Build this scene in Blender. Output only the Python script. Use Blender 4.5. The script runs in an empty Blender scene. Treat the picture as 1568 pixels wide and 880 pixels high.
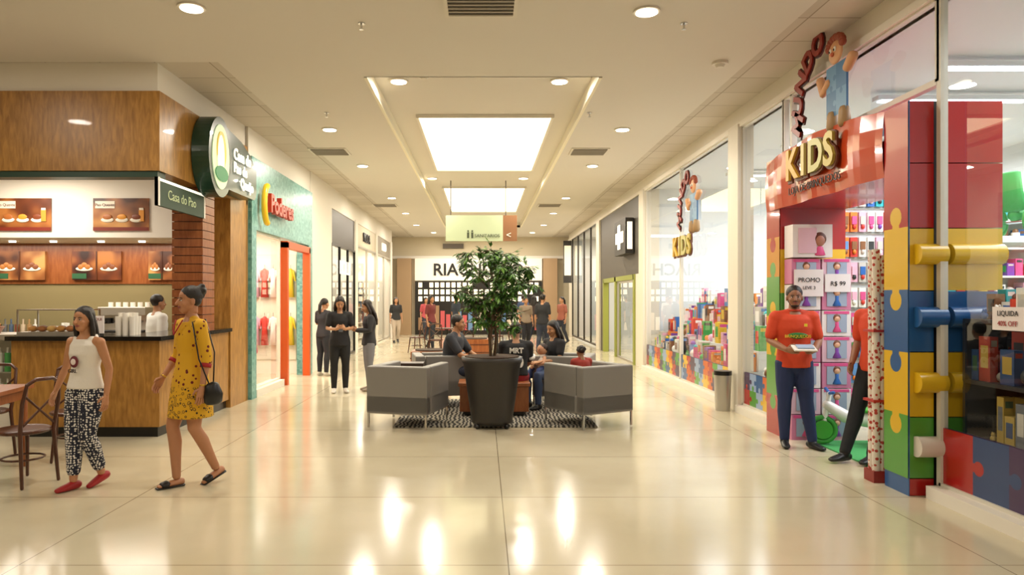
import bpy, bmesh, math, random
from mathutils import Vector, Matrix
random.seed(7)
V=Vector
scene=bpy.context.scene
scene.view_settings.view_transform='Standard'
# ---------------------------------------------------------------- materials
def hx(h):
    h=h.lstrip('#'); c=[int(h[i:i+2],16)/255 for i in (0,2,4)]
    return tuple([(x/12.92 if x<=.04045 else ((x+.055)/1.055)**2.4) for x in c]+[1])
_m={}
def mat(col,rough=.5,metal=0,emit=0,bump=0,bs=60,var=0,coat=0,name=None,ecol=None):
    key=(col,rough,metal,emit,bump,bs,var,coat,name)
    if key in _m: return _m[key]
    m=bpy.data.materials.new(name or 'mat_'+col.strip('#')); m.use_nodes=True
    nt=m.node_tree; p=nt.nodes['Principled BSDF']
    p.inputs['Base Color'].default_value=hx(col); p.inputs['Roughness'].default_value=rough
    p.inputs['Metallic'].default_value=metal
    if coat: p.inputs['Coat Weight'].default_value=coat; p.inputs['Coat Roughness'].default_value=.05
    if emit:
        p.inputs['Emission Color'].default_value=hx(ecol or col); p.inputs['Emission Strength'].default_value=emit
    if bump or var:
        tc=nt.nodes.new('ShaderNodeTexCoord'); n=nt.nodes.new('ShaderNodeTexNoise'); n.inputs['Scale'].default_value=bs
        n.inputs['Detail'].default_value=4
        nt.links.new(tc.outputs['Object'],n.inputs['Vector'])
        if bump:
            b=nt.nodes.new('ShaderNodeBump'); b.inputs['Strength'].default_value=bump; b.inputs['Distance'].default_value=.02
            nt.links.new(n.outputs['Fac'],b.inputs['Height']); nt.links.new(b.outputs['Normal'],p.inputs['Normal'])
        if var:
            mx=nt.nodes.new('ShaderNodeMix'); mx.data_type='RGBA'
            c=hx(col); mx.inputs[6].default_value=tuple([x*(1-var) for x in c[:3]]+[1]); mx.inputs[7].default_value=tuple([min(1,x*(1+var)) for x in c[:3]]+[1])
            nt.links.new(n.outputs['Fac'],mx.inputs[0]); nt.links.new(mx.outputs[2],p.inputs['Base Color'])
    _m[key]=m; return m
def nodes_mat(name,rough=.5):
    m=bpy.data.materials.new(name); m.use_nodes=True; nt=m.node_tree
    p=nt.nodes['Principled BSDF']; p.inputs['Roughness'].default_value=rough
    tc=nt.nodes.new('ShaderNodeTexCoord'); mp=nt.nodes.new('ShaderNodeMapping'); nt.links.new(tc.outputs['Object'],mp.inputs['Vector'])
    return m,nt,p,mp
def ramp(nt,fac,stops,const=False):
    r=nt.nodes.new('ShaderNodeValToRGB'); e=r.color_ramp.elements
    if const: r.color_ramp.interpolation='CONSTANT'
    e[0].position=stops[0][0]; e[0].color=hx(stops[0][1]); e[1].position=stops[1][0]; e[1].color=hx(stops[1][1])
    for s in stops[2:]:
        x=e.new(s[0]); x.color=hx(s[1])
    nt.links.new(fac,r.inputs['Fac']); return r
def wood(name,c1,c2,scale=(6,6,1.2),rough=.35,coat=.1):
    m,nt,p,mp=nodes_mat(name,rough); mp.inputs['Scale'].default_value=scale
    n=nt.nodes.new('ShaderNodeTexNoise'); n.inputs['Scale'].default_value=4; n.inputs['Detail'].default_value=6; n.inputs['Distortion'].default_value=.6
    nt.links.new(mp.outputs[0],n.inputs['Vector']); r=ramp(nt,n.outputs['Fac'],[(.3,c1),(.7,c2)])
    nt.links.new(r.outputs[0],p.inputs['Base Color']); p.inputs['Coat Weight'].default_value=coat; return m
def floor_mat():
    m,nt,p,mp=nodes_mat('polished_terrazzo',.14)
    n=nt.nodes.new('ShaderNodeTexNoise'); n.inputs['Scale'].default_value=.8; n.inputs['Detail'].default_value=8
    nt.links.new(mp.outputs[0],n.inputs['Vector']); r=ramp(nt,n.outputs['Fac'],[(.3,'#c2b79b'),(.7,'#d3c9ae')])
    br=nt.nodes.new('ShaderNodeTexBrick'); br.offset=0; br.inputs['Scale'].default_value=1
    br.inputs['Brick Width'].default_value=2.9; br.inputs['Row Height'].default_value=1.45; br.inputs['Mortar Size'].default_value=.004
    mp2=nt.nodes.new('ShaderNodeMapping'); mp2.inputs['Location'].default_value=(-.15,.111,0)
    nt.links.new(mp.outputs[0],mp2.inputs['Vector']); nt.links.new(mp2.outputs[0],br.inputs['Vector'])
    mx=nt.nodes.new('ShaderNodeMix'); mx.data_type='RGBA'; mx.inputs[7].default_value=hx('#7d7058')
    nt.links.new(br.outputs['Fac'],mx.inputs[0]); nt.links.new(r.outputs[0],mx.inputs[6]); nt.links.new(mx.outputs[2],p.inputs['Base Color'])
    n2=nt.nodes.new('ShaderNodeTexNoise'); n2.inputs['Scale'].default_value=1.5; n2.inputs['Detail'].default_value=3
    nt.links.new(mp.outputs[0],n2.inputs['Vector'])
    mr=nt.nodes.new('ShaderNodeMapRange'); mr.inputs['To Min'].default_value=.09; mr.inputs['To Max'].default_value=.2
    nt.links.new(n2.outputs['Fac'],mr.inputs['Value']); nt.links.new(mr.outputs[0],p.inputs['Roughness'])
    p.inputs['Specular IOR Level'].default_value=.75
    return m
def glass_mat(name='shop_glass',tint=(.95,.97,.97,1)):
    m=bpy.data.materials.new(name); m.use_nodes=True; nt=m.node_tree; nt.nodes.clear()
    o=nt.nodes.new('ShaderNodeOutputMaterial'); t=nt.nodes.new('ShaderNodeBsdfTransparent'); g=nt.nodes.new('ShaderNodeBsdfGlossy')
    f=nt.nodes.new('ShaderNodeLayerWeight'); f.inputs['Blend'].default_value=.5; g.inputs['Roughness'].default_value=.01
    pw=nt.nodes.new('ShaderNodeMath'); pw.operation='POWER'; pw.inputs[1].default_value=4.5
    ma=nt.nodes.new('ShaderNodeMath'); ma.operation='MULTIPLY_ADD'; ma.inputs[1].default_value=.8; ma.inputs[2].default_value=.08
    nt.links.new(f.outputs['Facing'],pw.inputs[0]); nt.links.new(pw.outputs[0],ma.inputs[0])
    t.inputs[0].default_value=tint; x=nt.nodes.new('ShaderNodeMixShader')
    nt.links.new(ma.outputs[0],x.inputs[0]); nt.links.new(t.outputs[0],x.inputs[1]); nt.links.new(g.outputs[0],x.inputs[2]); nt.links.new(x.outputs[0],o.inputs[0]); return m
def voro(name,scale,stops,rough=.7,rnd=1,feature='F1'):
    m,nt,p,mp=nodes_mat(name,rough); v=nt.nodes.new('ShaderNodeTexVoronoi'); v.inputs['Scale'].default_value=scale; v.feature=feature
    v.inputs['Randomness'].default_value=rnd; nt.links.new(mp.outputs[0],v.inputs['Vector'])
    r=ramp(nt,v.outputs['Distance'],stops,True); nt.links.new(r.outputs[0],p.inputs['Base Color']); return m
def mosaic(name):
    m,nt,p,mp=nodes_mat(name,.3); v=nt.nodes.new('ShaderNodeTexVoronoi'); v.inputs['Scale'].default_value=22; v.inputs['Randomness'].default_value=.25
    nt.links.new(mp.outputs[0],v.inputs['Vector']); r=ramp(nt,v.outputs['Color'],[(.2,'#55908a'),(.8,'#7eb3ac')])
    nt.links.new(r.outputs[0],p.inputs['Base Color']); return m
def zebra():
    m,nt,p,mp=nodes_mat('zebra_weave',.9); w=nt.nodes.new('ShaderNodeTexWave'); w.inputs['Scale'].default_value=6; w.inputs['Distortion'].default_value=6
    w.inputs['Detail'].default_value=1; nt.links.new(mp.outputs[0],w.inputs['Vector']); r=ramp(nt,w.outputs['Color'],[(0,'#262320'),(.5,'#a39c8c')],True)
    nt.links.new(r.outputs[0],p.inputs['Base Color']); return m
def grid_ceiling():
    m,nt,p,mp=nodes_mat('ceiling_tile',.8); br=nt.nodes.new('ShaderNodeTexBrick'); br.offset=0; br.inputs['Scale'].default_value=1
    br.inputs['Brick Width'].default_value=.62; br.inputs['Row Height'].default_value=.62; br.inputs['Mortar Size'].default_value=.008
    br.inputs['Color1'].default_value=hx('#cfc7ba'); br.inputs['Color2'].default_value=hx('#c2b9aa'); br.inputs['Mortar'].default_value=hx('#9d9280')
    nt.links.new(mp.outputs[0],br.inputs['Vector']); nt.links.new(br.outputs['Color'],p.inputs['Base Color']); return m
def photo_mat(name,c1,c2,c3,scale=3):
    m,nt,p,mp=nodes_mat(name,.4); n=nt.nodes.new('ShaderNodeTexNoise'); n.inputs['Scale'].default_value=scale; n.inputs['Detail'].default_value=1
    nt.links.new(mp.outputs[0],n.inputs['Vector']); r=ramp(nt,n.outputs['Fac'],[(.35,c1),(.52,c2),(.68,c3)])
    nt.links.new(r.outputs[0],p.inputs['Base Color']); nt.links.new(r.outputs[0],p.inputs['Emission Color']); p.inputs['Emission Strength'].default_value=.15; return m
WHITE=mat('#e6e0d4',.6,name='warm_white_paint'); CEIL=mat('#d9d3c8',.8,name='ceiling_paint',var=.02,bs=1)
GL=glass_mat(); FLOOR=floor_mat(); WOOD=wood('shop_wood','#8c6028','#b5843e'); WOODD=wood('dark_wood','#3f1e10','#5a301a'); WOODR=wood('red_wood','#82451f','#9c5c30')
BLACK=mat('#151413',.3); CHROME=mat('#c8c8c8',.18,1); ALU=mat('#bdb8ae',.35,.7)
# ---------------------------------------------------------------- mesh builder
def tubegeo(pts,rad,n=12,hint=None,cap=True):
    pts=[V(p) for p in pts]; rad=[(r,r) if not isinstance(r,(tuple,list)) else r for r in rad]
    d=(pts[-1]-pts[0]); d=d.normalized() if d.length>1e-6 else V((0,0,1))
    if hint is None: hint=V((1,0,0)) if abs(d.x)<.85 else V((0,1,0))
    hint=V(hint); vs=[];fs=[];N=len(pts); rings=[]
    def ring(c,t,a,b):
        s=(hint-t*hint.dot(t)); s=s.normalized() if s.length>1e-5 else t.orthogonal().normalized()
        u=t.cross(s); i0=len(vs)
        for k in range(n):
            an=2*math.pi*k/n; vs.append(c+s*(a*math.cos(an))+u*(b*math.sin(an)))
        rings.append(i0)
    tan=[]
    for i in range(N):
        a=pts[max(i-1,0)]; b=pts[min(i+1,N-1)]; t=b-a; tan.append(t.normalized() if t.length>1e-7 else d)
    a,b=rad[0]; mn=min(a,b)
    if cap: ring(pts[0]-tan[0]*mn*.55,tan[0],a*.75,b*.75)
    for i in range(N): ring(pts[i],tan[i],*rad[i])
    a,b=rad[-1]; mx=min(a,b)
    if cap: ring(pts[-1]+tan[-1]*mx*.55,tan[-1],a*.75,b*.75)
    for j in range(len(rings)-1):
        p,q=rings[j],rings[j+1]
        for k in range(n): fs.append((p+k,p+(k+1)%n,q+(k+1)%n,q+k))
    i=len(vs); vs.append(pts[0]-tan[0]*(mn*.85 if cap else 0)); vs.append(pts[-1]+tan[-1]*(mx*.85 if cap else 0))
    for k in range(n):
        fs.append((i,rings[0]+(k+1)%n,rings[0]+k)); fs.append((i+1,rings[-1]+k,rings[-1]+(k+1)%n))
    return vs,fs
def sphgeo(c,r,n=14,m=9):
    c=V(c); r=(r,r,r) if not isinstance(r,(tuple,list)) else r; vs=[];fs=[]
    for i in range(1,m):
        th=math.pi*i/m
        for k in range(n):
            a=2*math.pi*k/n; vs.append(c+V((r[0]*math.sin(th)*math.cos(a),r[1]*math.sin(th)*math.sin(a),r[2]*math.cos(th))))
    t=len(vs); vs.append(c+V((0,0,r[2]))); vs.append(c-V((0,0,r[2])))
    for i in range(m-2):
        for k in range(n): fs.append((i*n+k,(i+1)*n+k,(i+1)*n+(k+1)%n,i*n+(k+1)%n))
    for k in range(n): fs.append((t,k,(k+1)%n)); fs.append((t+1,(m-2)*n+(k+1)%n,(m-2)*n+k))
    return vs,fs
class B:
    def __init__(s,name=''): s.name=name; s.v=[];s.f=[];s.m=[];s.sm=[];s.mats=[]; s.T=Matrix.Identity(4)
    def add(s,vs,fs,m,smooth=False,T=None):
        if m not in s.mats: s.mats.append(m)
        mi=s.mats.index(m); o=len(s.v); M=s.T@T if T is not None else s.T
        for v in vs: s.v.append(M@V(v))
        for f in fs: s.f.append(tuple(i+o for i in f)); s.m.append(mi); s.sm.append(smooth)
    def box(s,c,d,m,rz=0,R=None):
        x,y,z=d[0]/2,d[1]/2,d[2]/2
        vs=[(-x,-y,-z),(x,-y,-z),(x,y,-z),(-x,y,-z),(-x,-y,z),(x,-y,z),(x,y,z),(-x,y,z)]
        fs=[(0,3,2,1),(4,5,6,7),(0,1,5,4),(1,2,6,5),(2,3,7,6),(3,0,4,7)]
        s.add(vs,fs,m,False,Matrix.Translation(c)@(R if R is not None else Matrix.Rotation(rz,4,'Z')))
    def bx(s,x0,x1,y0,y1,z0,z1,m): s.box(((x0+x1)/2,(y0+y1)/2,(z0+z1)/2),(abs(x1-x0),abs(y1-y0),abs(z1-z0)),m)
    def tube(s,pts,rad,m,n=12,hint=None,cap=True,smooth=True): s.add(*tubegeo(pts,rad,n,hint,cap),m,smooth)
    def cyl(s,p0,p1,r0,m,r1=None,n=20):
        vs,fs=tubegeo([p0,p1],[r0,r0 if r1 is None else r1],n,None,False); s.add(vs,fs[:n],m,True); s.add(vs,fs[n:],m,False)
    def sph(s,c,r,m,n=14,k=9): s.add(*sphgeo(c,r,n,k),m,True)
    def quad(s,pts,m): s.add(pts,[tuple(range(len(pts)))],m)
    def text(s,body,o,xd,ud,size,m,ext=.01,align='CENTER',bold=.0):
        cu=bpy.data.curves.new('t','FONT'); cu.body=body; cu.size=size; cu.extrude=ext; cu.align_x=align; cu.offset=bold; cu.resolution_u=3
        ob=bpy.data.objects.new('t',cu); scene.collection.objects.link(ob); dg=bpy.context.evaluated_depsgraph_get()
        me=ob.evaluated_get(dg).to_mesh(); xd=V(xd).normalized(); ud=V(ud).normalized(); nd=xd.cross(ud)
        M=Matrix(((xd.x,ud.x,nd.x,o[0]),(xd.y,ud.y,nd.y,o[1]),(xd.z,ud.z,nd.z,o[2]),(0,0,0,1)))
        s.add([v.co.copy() for v in me.vertices],[tuple(p.vertices) for p in me.polygons],m,False,M)
        bpy.data.objects.remove(ob); bpy.data.curves.remove(cu)
    def remesh(s,vox,it=4):
        me=bpy.data.meshes.new('r'); me.from_pydata(s.v,[],s.f); ob=bpy.data.objects.new('r',me); scene.collection.objects.link(ob)
        r=ob.modifiers.new('r','REMESH'); r.mode='VOXEL'; r.voxel_size=vox
        q=ob.modifiers.new('s','SMOOTH'); q.iterations=it; q.factor=.5
        dg=bpy.context.evaluated_depsgraph_get(); e=ob.evaluated_get(dg).to_mesh()
        vs=[v.co.copy() for v in e.vertices]; fs=[tuple(p.vertices) for p in e.polygons]
        bpy.data.objects.remove(ob); bpy.data.meshes.remove(me); return vs,fs
    def done(s,loc=(0,0,0),rz=0,bevel=0,scale=1):
        me=bpy.data.meshes.new(s.name); me.from_pydata(s.v,[],s.f)
        for m in s.mats: me.materials.append(m)
        me.polygons.foreach_set('material_index',s.m); me.polygons.foreach_set('use_smooth',s.sm); me.update()
        ob=bpy.data.objects.new(s.name,me); scene.collection.objects.link(ob); ob.location=loc; ob.rotation_euler=(0,0,rz); ob.scale=(scale,)*3
        if bevel:
            b=ob.modifiers.new('b','BEVEL'); b.width=bevel; b.segments=3; b.limit_method='ANGLE'; b.angle_limit=math.radians(50)
        return ob
# ---------------------------------------------------------------- people
def hand(b,W,d,t,side,m,curl=.35):
    W=V(W); d=V(d).normalized(); t=V(t); t=(t-d*t.dot(d)).normalized(); n=t.cross(d) if side<0 else d.cross(t)
    b.tube([W-d*.02,W+d*.02,W+d*.055,W+d*.085],[(.024,.019),(.03,.016),(.04,.014),(.038,.012)],m,10,t)
    for off,L in ((.029,.068),(.010,.078),(-.010,.073),(-.028,.056)):
        p=W+d*.083+t*off; pts=[p-d*.01]; th=curl*.4
        for k,fr in enumerate((.45,.3,.25)):
            p=p+(d*math.cos(th)+n*math.sin(th))*L*fr; pts.append(p); th+=curl*1.2
        b.tube(pts,[.0095,.009,.008,.0068],m,7)
    p=W+d*.02+t*.028; q=p+(d*.6+t*.6+n*.35).normalized()*.035; r=q+(d*.9+t*.25+n*.35).normalized()*.03
    b.tube([p-t*.012,q,r],[.013,.0105,.008],m,7)
POSE=dict(P=(0,0,.93),N=(0,.01,1.44),H=(0,-.02,1.59),hipR=(-.085,0,.9),hipL=(.085,0,.9),kR=(-.1,-.01,.5),kL=(.1,-.01,.5),
 aR=(-.1,.02,.085),aL=(.1,.02,.085),fR=(-.12,-1,0),fL=(.12,-1,0),sR=(-.165,.005,1.375),sL=(.165,.005,1.375),eR=(-.21,.03,1.1),eL=(.21,.03,1.1),
 wR=(-.23,-.04,.87),wL=(.23,-.04,.87),hR=None,hL=None,tR=(.1,-1,0),tL=(-.1,-1,0))
SIT=dict(P=(0,.05,.53),N=(0,.02,1.03),H=(0,-.02,1.18),hipR=(-.09,0,.52),hipL=(.09,0,.52),kR=(-.13,-.42,.5),kL=(.13,-.42,.5),
 aR=(-.12,-.4,.085),aL=(.12,-.4,.085),sR=(-.165,.02,.965),sL=(.165,.02,.965),eR=(-.2,-.06,.72),eL=(.2,-.06,.72),wR=(-.12,-.26,.62),wL=(.12,-.26,.62),tR=(1,0,.3),tL=(-1,0,.3))
EYE=mat('#d8d0c8',.25); IRIS=mat('#1c120c',.15); LIP=mat('#97504a',.45)
def person(name,loc,rz,H,pose={},fem=True,skin='#b98260',hair='#1a120e',hs='long',top='#222222',hem=-.1,sleeve=.5,bot='#1c2030',botlen=2,
           shoe='#1a1a1a',hyaw=0,hpitch=0,tunic=False,vox=.012,loose=.012,curl=.35,extra=None,foot=None,beard=False,collar=None):
    k=H/1.7; J=dict(POSE); J.update(pose); J={a:(V(x) if x is not None else None) for a,x in J.items()}
    if not fem:
        for a in ('sR','sL'): J[a].x*=1.1
    S=mat(skin,.5,name='skin_'+skin.strip('#'),var=.05,bs=20) ; HM=mat(hair,.45,bump=.25,bs=110,name='hair_'+hair.strip('#'))
    TM=top if not isinstance(top,str) else mat(top,.8,bump=.5,bs=8,name='cloth_'+top.strip('#')); BM=bot if not isinstance(bot,str) else mat(bot,.8,bump=.5,bs=9,name='cloth_'+bot.strip('#'))
    SM=mat(shoe,.4); out=B(name)
    if fem: sec=[(-.16,.12,.1),(0,.165,.118),(.2,.145,.1),(.42,.118,.09),(.66,.14,.118),(.82,.14,.1),(.93,.1,.075),(1.04,.05,.05)]; lw=.93
    else: sec=[(-.16,.12,.1),(0,.155,.115),(.22,.145,.105),(.42,.145,.105),(.66,.17,.12),(.84,.165,.105),(.93,.12,.08),(1.04,.06,.056)]; lw=1.08
    P,N=J['P'],J['N']; ax=N-P; UX=V((1,0,0))
    def torso(b,g,lo=-9,hi=9):
        s=[(t,a+g,c+g) for t,a,c in sec if lo<=t<=hi]; b.add(*tubegeo([P+ax*t for t,_,_ in s],[(a,c) for _,a,c in s],18,UX),S)
    def leg(b,sd,g,fr=2,base=1):
        h,kn,an=J['hip'+sd],J['k'+sd],J['a'+sd]; r=[.092,.08,.056,.056,.05,.036]
        ctrl=[(0,h,r[0]),(.5,h.lerp(kn,.5),r[1]),(1,kn,r[2]),(1.3,kn.lerp(an,.3)+V((0,.012,0)),r[3]),(1.6,kn.lerp(an,.6)+V((0,.006,0)),r[4]-.004),(2,an,r[5])]
        pts=[];rr=[]
        for i,(t,p,q) in enumerate(ctrl):
            if t<=fr: pts.append(p); rr.append((q*base*(1 if lw<1 else 1.02)+g))
            else:
                t0,p0,q0=ctrl[i-1]; u=(fr-t0)/(t-t0)
                if u>.02: pts.append(p0.lerp(p,u)); rr.append((q0+(q-q0)*u)*base+g)
                break
        b.add(*tubegeo(pts,rr,14),S)
    def yoke(b,sd,g):
        s_=J['s'+sd]; c=P+ax*.84
        b.add(*tubegeo([c.lerp(s_,.3),s_],[.058*lw+g,.05*lw+g],12,V((0,1,0))),S)
        b.add(*tubegeo([N.lerp(P,.03),N.lerp(s_,.55)+V((0,0,-.008)),s_+V((0,0,.004))],[.046*lw+g*.6,.043*lw+g*.8,.044*lw+g],12,V((0,1,0))),S)
        b.add(*sphgeo(s_,.053*lw+g,14,10),S)
    def arm(b,sd,g,fr=2):
        s_,e,w=J['s'+sd],J['e'+sd],J['w'+sd]; q=[.05,.045,.036,.037,.026]; yoke(b,sd,g)
        ctrl=[(0,s_,q[0]),(.5,s_.lerp(e,.5),q[1]),(1,e,q[2]),(1.35,e.lerp(w,.35),q[3]),(2,w,q[4])]; pts=[];rr=[]
        for i,(t,p,r) in enumerate(ctrl):
            if t<=fr: pts.append(p); rr.append(r*lw+g)
            else:
                t0,p0,q0=ctrl[i-1]; u=(fr-t0)/(t-t0)
                if u>.02: pts.append(p0.lerp(p,u)); rr.append((q0+(r-q0)*u)*lw+g)
                break
        b.add(*tubegeo(pts,rr,12),S)
    Hc=J['H']; HR=Matrix.Translation(Hc)@Matrix.Rotation(hyaw,4,'Z')@Matrix.Rotation(hpitch,4,'X')
    b=B(); torso(b,0)
    for sd in 'RL': arm(b,sd,0); leg(b,sd,0)
    b.add(*tubegeo([P+ax*.9,HR@V((0,.022,-.06))],[.056*lw,.05*lw],14),S)
    out.add(*b.remesh(vox),S,True)
    b=B()
    for c,r in (((0,.015,.028),(.075,.093,.087)),((0,-.012,-.02),(.063,.075,.085)),((0,-.03,-.072),(.043,.048,.04)),((.035,-.05,-.028),(.025,.025,.025)),((-.035,-.05,-.028),(.025,.025,.025)),
        ((.076,.012,-.012),(.009,.02,.031)),((-.076,.012,-.012),(.009,.02,.031))): b.add(*sphgeo(c,r,18,12),S)
    b.add(*tubegeo([(0,-.08,.005),(0,-.1,-.03)],[.008,.0135],8),S); b.add(*tubegeo([(0,.03,-.03),(0,.03,-.1)],[.05,.05],12),S)
    hv=max(.0055,vox*.5); vs,fs=b.remesh(hv,2); out.add(vs,fs,S,True,HR)
    if vox<.02:
        for sx in (-1,1):
            out.add(*sphgeo((sx*.029,-.0705,.0),(.012,.0095,.006),10,7),EYE,True,HR); out.add(*sphgeo((sx*.029,-.0775,.0),(.0058,.004,.0055),8,6),IRIS,True,HR)
            out.add(*tubegeo([(sx*.0165,-.077,.004),(sx*.029,-.079,.0075),(sx*.042,-.07,.004)],[.002,.0025,.002],6),HM,True,HR)
            out.add(*tubegeo([(sx*.013,-.079,.018),(sx*.03,-.0765,.023),(sx*.046,-.064,.018)],[.003,.0035,.002],6),HM,True,HR)
        out.add(*tubegeo([(-.023,-.074,-.056),(0,-.084,-.053),(.023,-.074,-.056)],[.003,.0065,.003],8),LIP,True,HR)
        out.add(*tubegeo([(-.016,-.076,-.062),(0,-.083,-.063),(.016,-.076,-.062)],[.003,.006,.003],8),LIP,True,HR)
    b=B(); b.add(*sphgeo((0,.028,.045),(.084,.097,.087),20,14),S)
    if hs=='long':
        b.add(*tubegeo([(0,.05,.04),(0,.075,-.06),(0,.1,-.18),(0,.1,-.3),(0,.09,-.38)],[(.08,.055),(.095,.05),(.1,.045),(.08,.035),(.03,.02)],14,UX),S)
        for sx in (-1,1): b.add(*tubegeo([(sx*.05,.0,.07),(sx*.083,.01,.0),(sx*.09,.02,-.1),(sx*.08,.03,-.22)],[.03,.022,.026,.02],10),S)
    elif hs=='bun':
        b.add(*sphgeo((0,.105,.085),(.055,.05,.052),14,10),S); b.add(*sphgeo((0,.05,.0),(.078,.06,.06),14,10),S)
        for a in range(6): b.add(*sphgeo((.045*math.cos(a),.115,.085+.045*math.sin(a)),.022,8,6),S)
    elif hs=='pony':
        b.add(*sphgeo((0,.1,.06),(.035,.035,.035),12,8),S); b.add(*tubegeo([(0,.11,.06),(0,.16,-.02),(.01,.17,-.14),(.01,.15,-.25)],[.03,.04,.035,.015],10),S)
    elif hs=='curly':
        for i in range(40):
            a=random.random()*6.28; z=random.uniform(-.2,1); r=math.sqrt(1-z*z)*.085; b.add(*sphgeo((math.cos(a)*r,.035+math.sin(a)*r*1.05,.04+z*.085),.024,8,6),S)
    else: b.add(*sphgeo((0,.05,.0),(.076,.055,.05),14,10),S)
    vs,fs=b.remesh(max(.007,vox*.6),3 if hs!='curly' else 1); out.add(vs,fs,HM,True,HR)
    if beard:
        b=B(); b.add(*sphgeo((0,-.032,-.087),(.042,.045,.029),14,10),S)
        for sx in (-1,1): b.add(*tubegeo([(sx*.036,-.035,-.08),(sx*.06,-.005,-.045),(sx*.07,.01,-.01)],[.01,.008,.006],8),S)
        vs,fs=b.remesh(.006,2); out.add(vs,fs,HM,True,HR)
        out.add(*tubegeo([(-.025,-.075,-.048),(0,-.087,-.043),(.025,-.075,-.048)],[.003,.0045,.003],8),HM,True,HR)
    if botlen>0:
        b=B(); torso(b,.008,-9,.22)
        for sd in 'RL': leg(b,sd,loose,botlen,1.03)
        out.add(*b.remesh(vox,3),BM,True)
    # top garment
    b=B(); g=.016 if fem else .022
    s=[(t,a+g,c+g) for t,a,c in sec if .1<t<.95]
    hipa,hipc=(.186,.136) if fem else (.182,.14)
    low=[(P+ax*.02,(hipa,hipc))] if hem<=0.03 else []
    if tunic:
        z=ax.z*hem; low=[(P+V((0,0,z)),(.205,.185)),(P+V((0,-.0,z*.6)),(.198,.172)),(P+V((0,0,z*.25)),(.192,.152)),(P+ax*.02,(hipa,hipc))]
    elif hem<-.02: low=[(P+ax*hem,(hipa+.004,hipc+.004)),(P+ax*(hem*.4),(hipa+.002,hipc+.002))]+low
    pts=[a for a,_ in low]+[P+ax*t for t,_,_ in s]; rr=[r for _,r in low]+[(a,c) for _,a,c in s]
    b.add(*tubegeo(pts,rr,24,UX,cap=False),S)
    if sleeve>0:
        for sd in 'RL': arm(b,sd,.018 if sleeve<1.2 else .013,sleeve)
    else:
        for sd in 'RL':
            q=J['s'+sd]; b.add(*tubegeo([P+ax*.78+(q-N)*.5,q.lerp(N,.45)+V((0,.0,.01)),q.lerp(N,.5)+V((0,.03,.0))],[(.045,.07),(.032,.055),(.03,.05)],10),S)
    out.add(*b.remesh(vox,3),TM,True)
    if collar:
        CM=mat(collar,.7)
        out.tube([N+V((.062*math.cos(a)*1.1,.062*math.sin(a)-.004,.012-.022*math.cos(a+math.pi/2)*-1*0)) for a in [i*math.pi/8 for i in range(17)]],[.012]*17,CM,8,(0,0,1))
    for sd,sg in (('R',-1),('L',1)):
        d=J['h'+sd] if J['h'+sd] is not None else (J['w'+sd]-J['e'+sd]); hand(out,J['w'+sd],d,J['t'+sd],sg,S,curl)
        an=J['a'+sd]; f=J['f'+sd].normalized(); side=f.cross(V((0,0,1))).normalized(); nn=side.cross(f)
        if foot=='sandal':
            vs,fs=tubegeo([an-f*.045+nn*-.045,an+f*.05-nn*.05,an+f*.11-nn*.058,an+f*.15-nn*.062],[(.03,.03),(.036,.026),(.042,.018),(.03,.012)],12,side); out.add(vs,fs,S,True)
            vs,fs=tubegeo([an-f*.06-nn*.075,an+f*.06-nn*.075,an+f*.165-nn*.076],[(.034,.01),(.04,.009),(.038,.008)],12,side); out.add(vs,fs,SM,True)
            vs,fs=tubegeo([an+f*.08-nn*.05,an+f*.12-nn*.055],[(.047,.03),(.047,.025)],12,side); out.add(vs,fs,SM,True)
        else:
            b=B(); b.add(*tubegeo([an-f*.05-nn*.045,an-nn*.04,an+f*.06-nn*.05,an+f*.12-nn*.057,an+f*.16-nn*.062],[(.035,.038),(.04,.045),(.043,.036),(.044,.026),(.034,.02)],14,side),S)
            if foot!='flat': b.add(*tubegeo([an-nn*.03,an+nn*.02],[.047,.045],12),S)
            vs,fs=b.remesh(max(.008,vox*.7),2); out.add(vs,fs,SM,True)
    if extra: extra(out,J)
    return out.done(loc,rz,scale=k)
# ---------------------------------------------------------------- room shell
XR,XL,CZ,RZ=3.6,-3.65,4.25,4.4
b=B('floor'); b.bx(-10,9,-6,36,-.1,0,FLOOR); b.done()
b=B('ceiling'); GC=grid_ceiling()
def cq(x0,x1,y0,y1,z,m): b.bx(x0,x1,y0,y1,z,z+.08,m)
cq(-10,-1.4,-6,8.1,CZ,CEIL); cq(-3.0,-1.4,8.1,32,CZ,CEIL); cq(-6,-3.0,8.1,32,CZ,GC); cq(1.4,3.0,-6,32,CZ,CEIL); cq(3.0,3.8,-6,32,CZ,GC)
cq(-1.4,1.4,-6,8.65,CZ,CEIL); cq(-1.4,1.4,27,32,CZ,CEIL); cq(-1.4,1.4,8.65,27,RZ+.02,CEIL)
COVE=mat('#e8dfc4',.7,emit=.06,name='cove_lip_glow')  # faint emission on the recess lip stands in for cove light
for x in (-1.42,1.42): b.bx(x-.02,x+.02,8.65,27,CZ-.01,RZ+.03,COVE)
b.bx(-1.44,1.44,8.63,8.65,CZ-.0,RZ+.03,CEIL); b.bx(-1.44,1.44,27,27.04,CZ,RZ+.03,CEIL)
b.done()
SKY=mat('#fff6da',.5,emit=3.8,name='skylight_glow',ecol='#fff2c8')
for y0,y1 in ((11.1,15.7),(18.2,23.2)):
    b=B('skylight_panel'); b.bx(-1.0,1.06,y0,y1,RZ-.005,RZ+.015,SKY)
    for x in (-1.02,1.08): b.bx(x-.02,x+.02,y0-.03,y1+.03,RZ-.03,RZ+.015,WHITE)
    for y in (y0-.02,y1+.02): b.bx(-1.03,1.09,y-.02,y+.02,RZ-.03,RZ+.015,WHITE)
    b.done()
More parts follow.
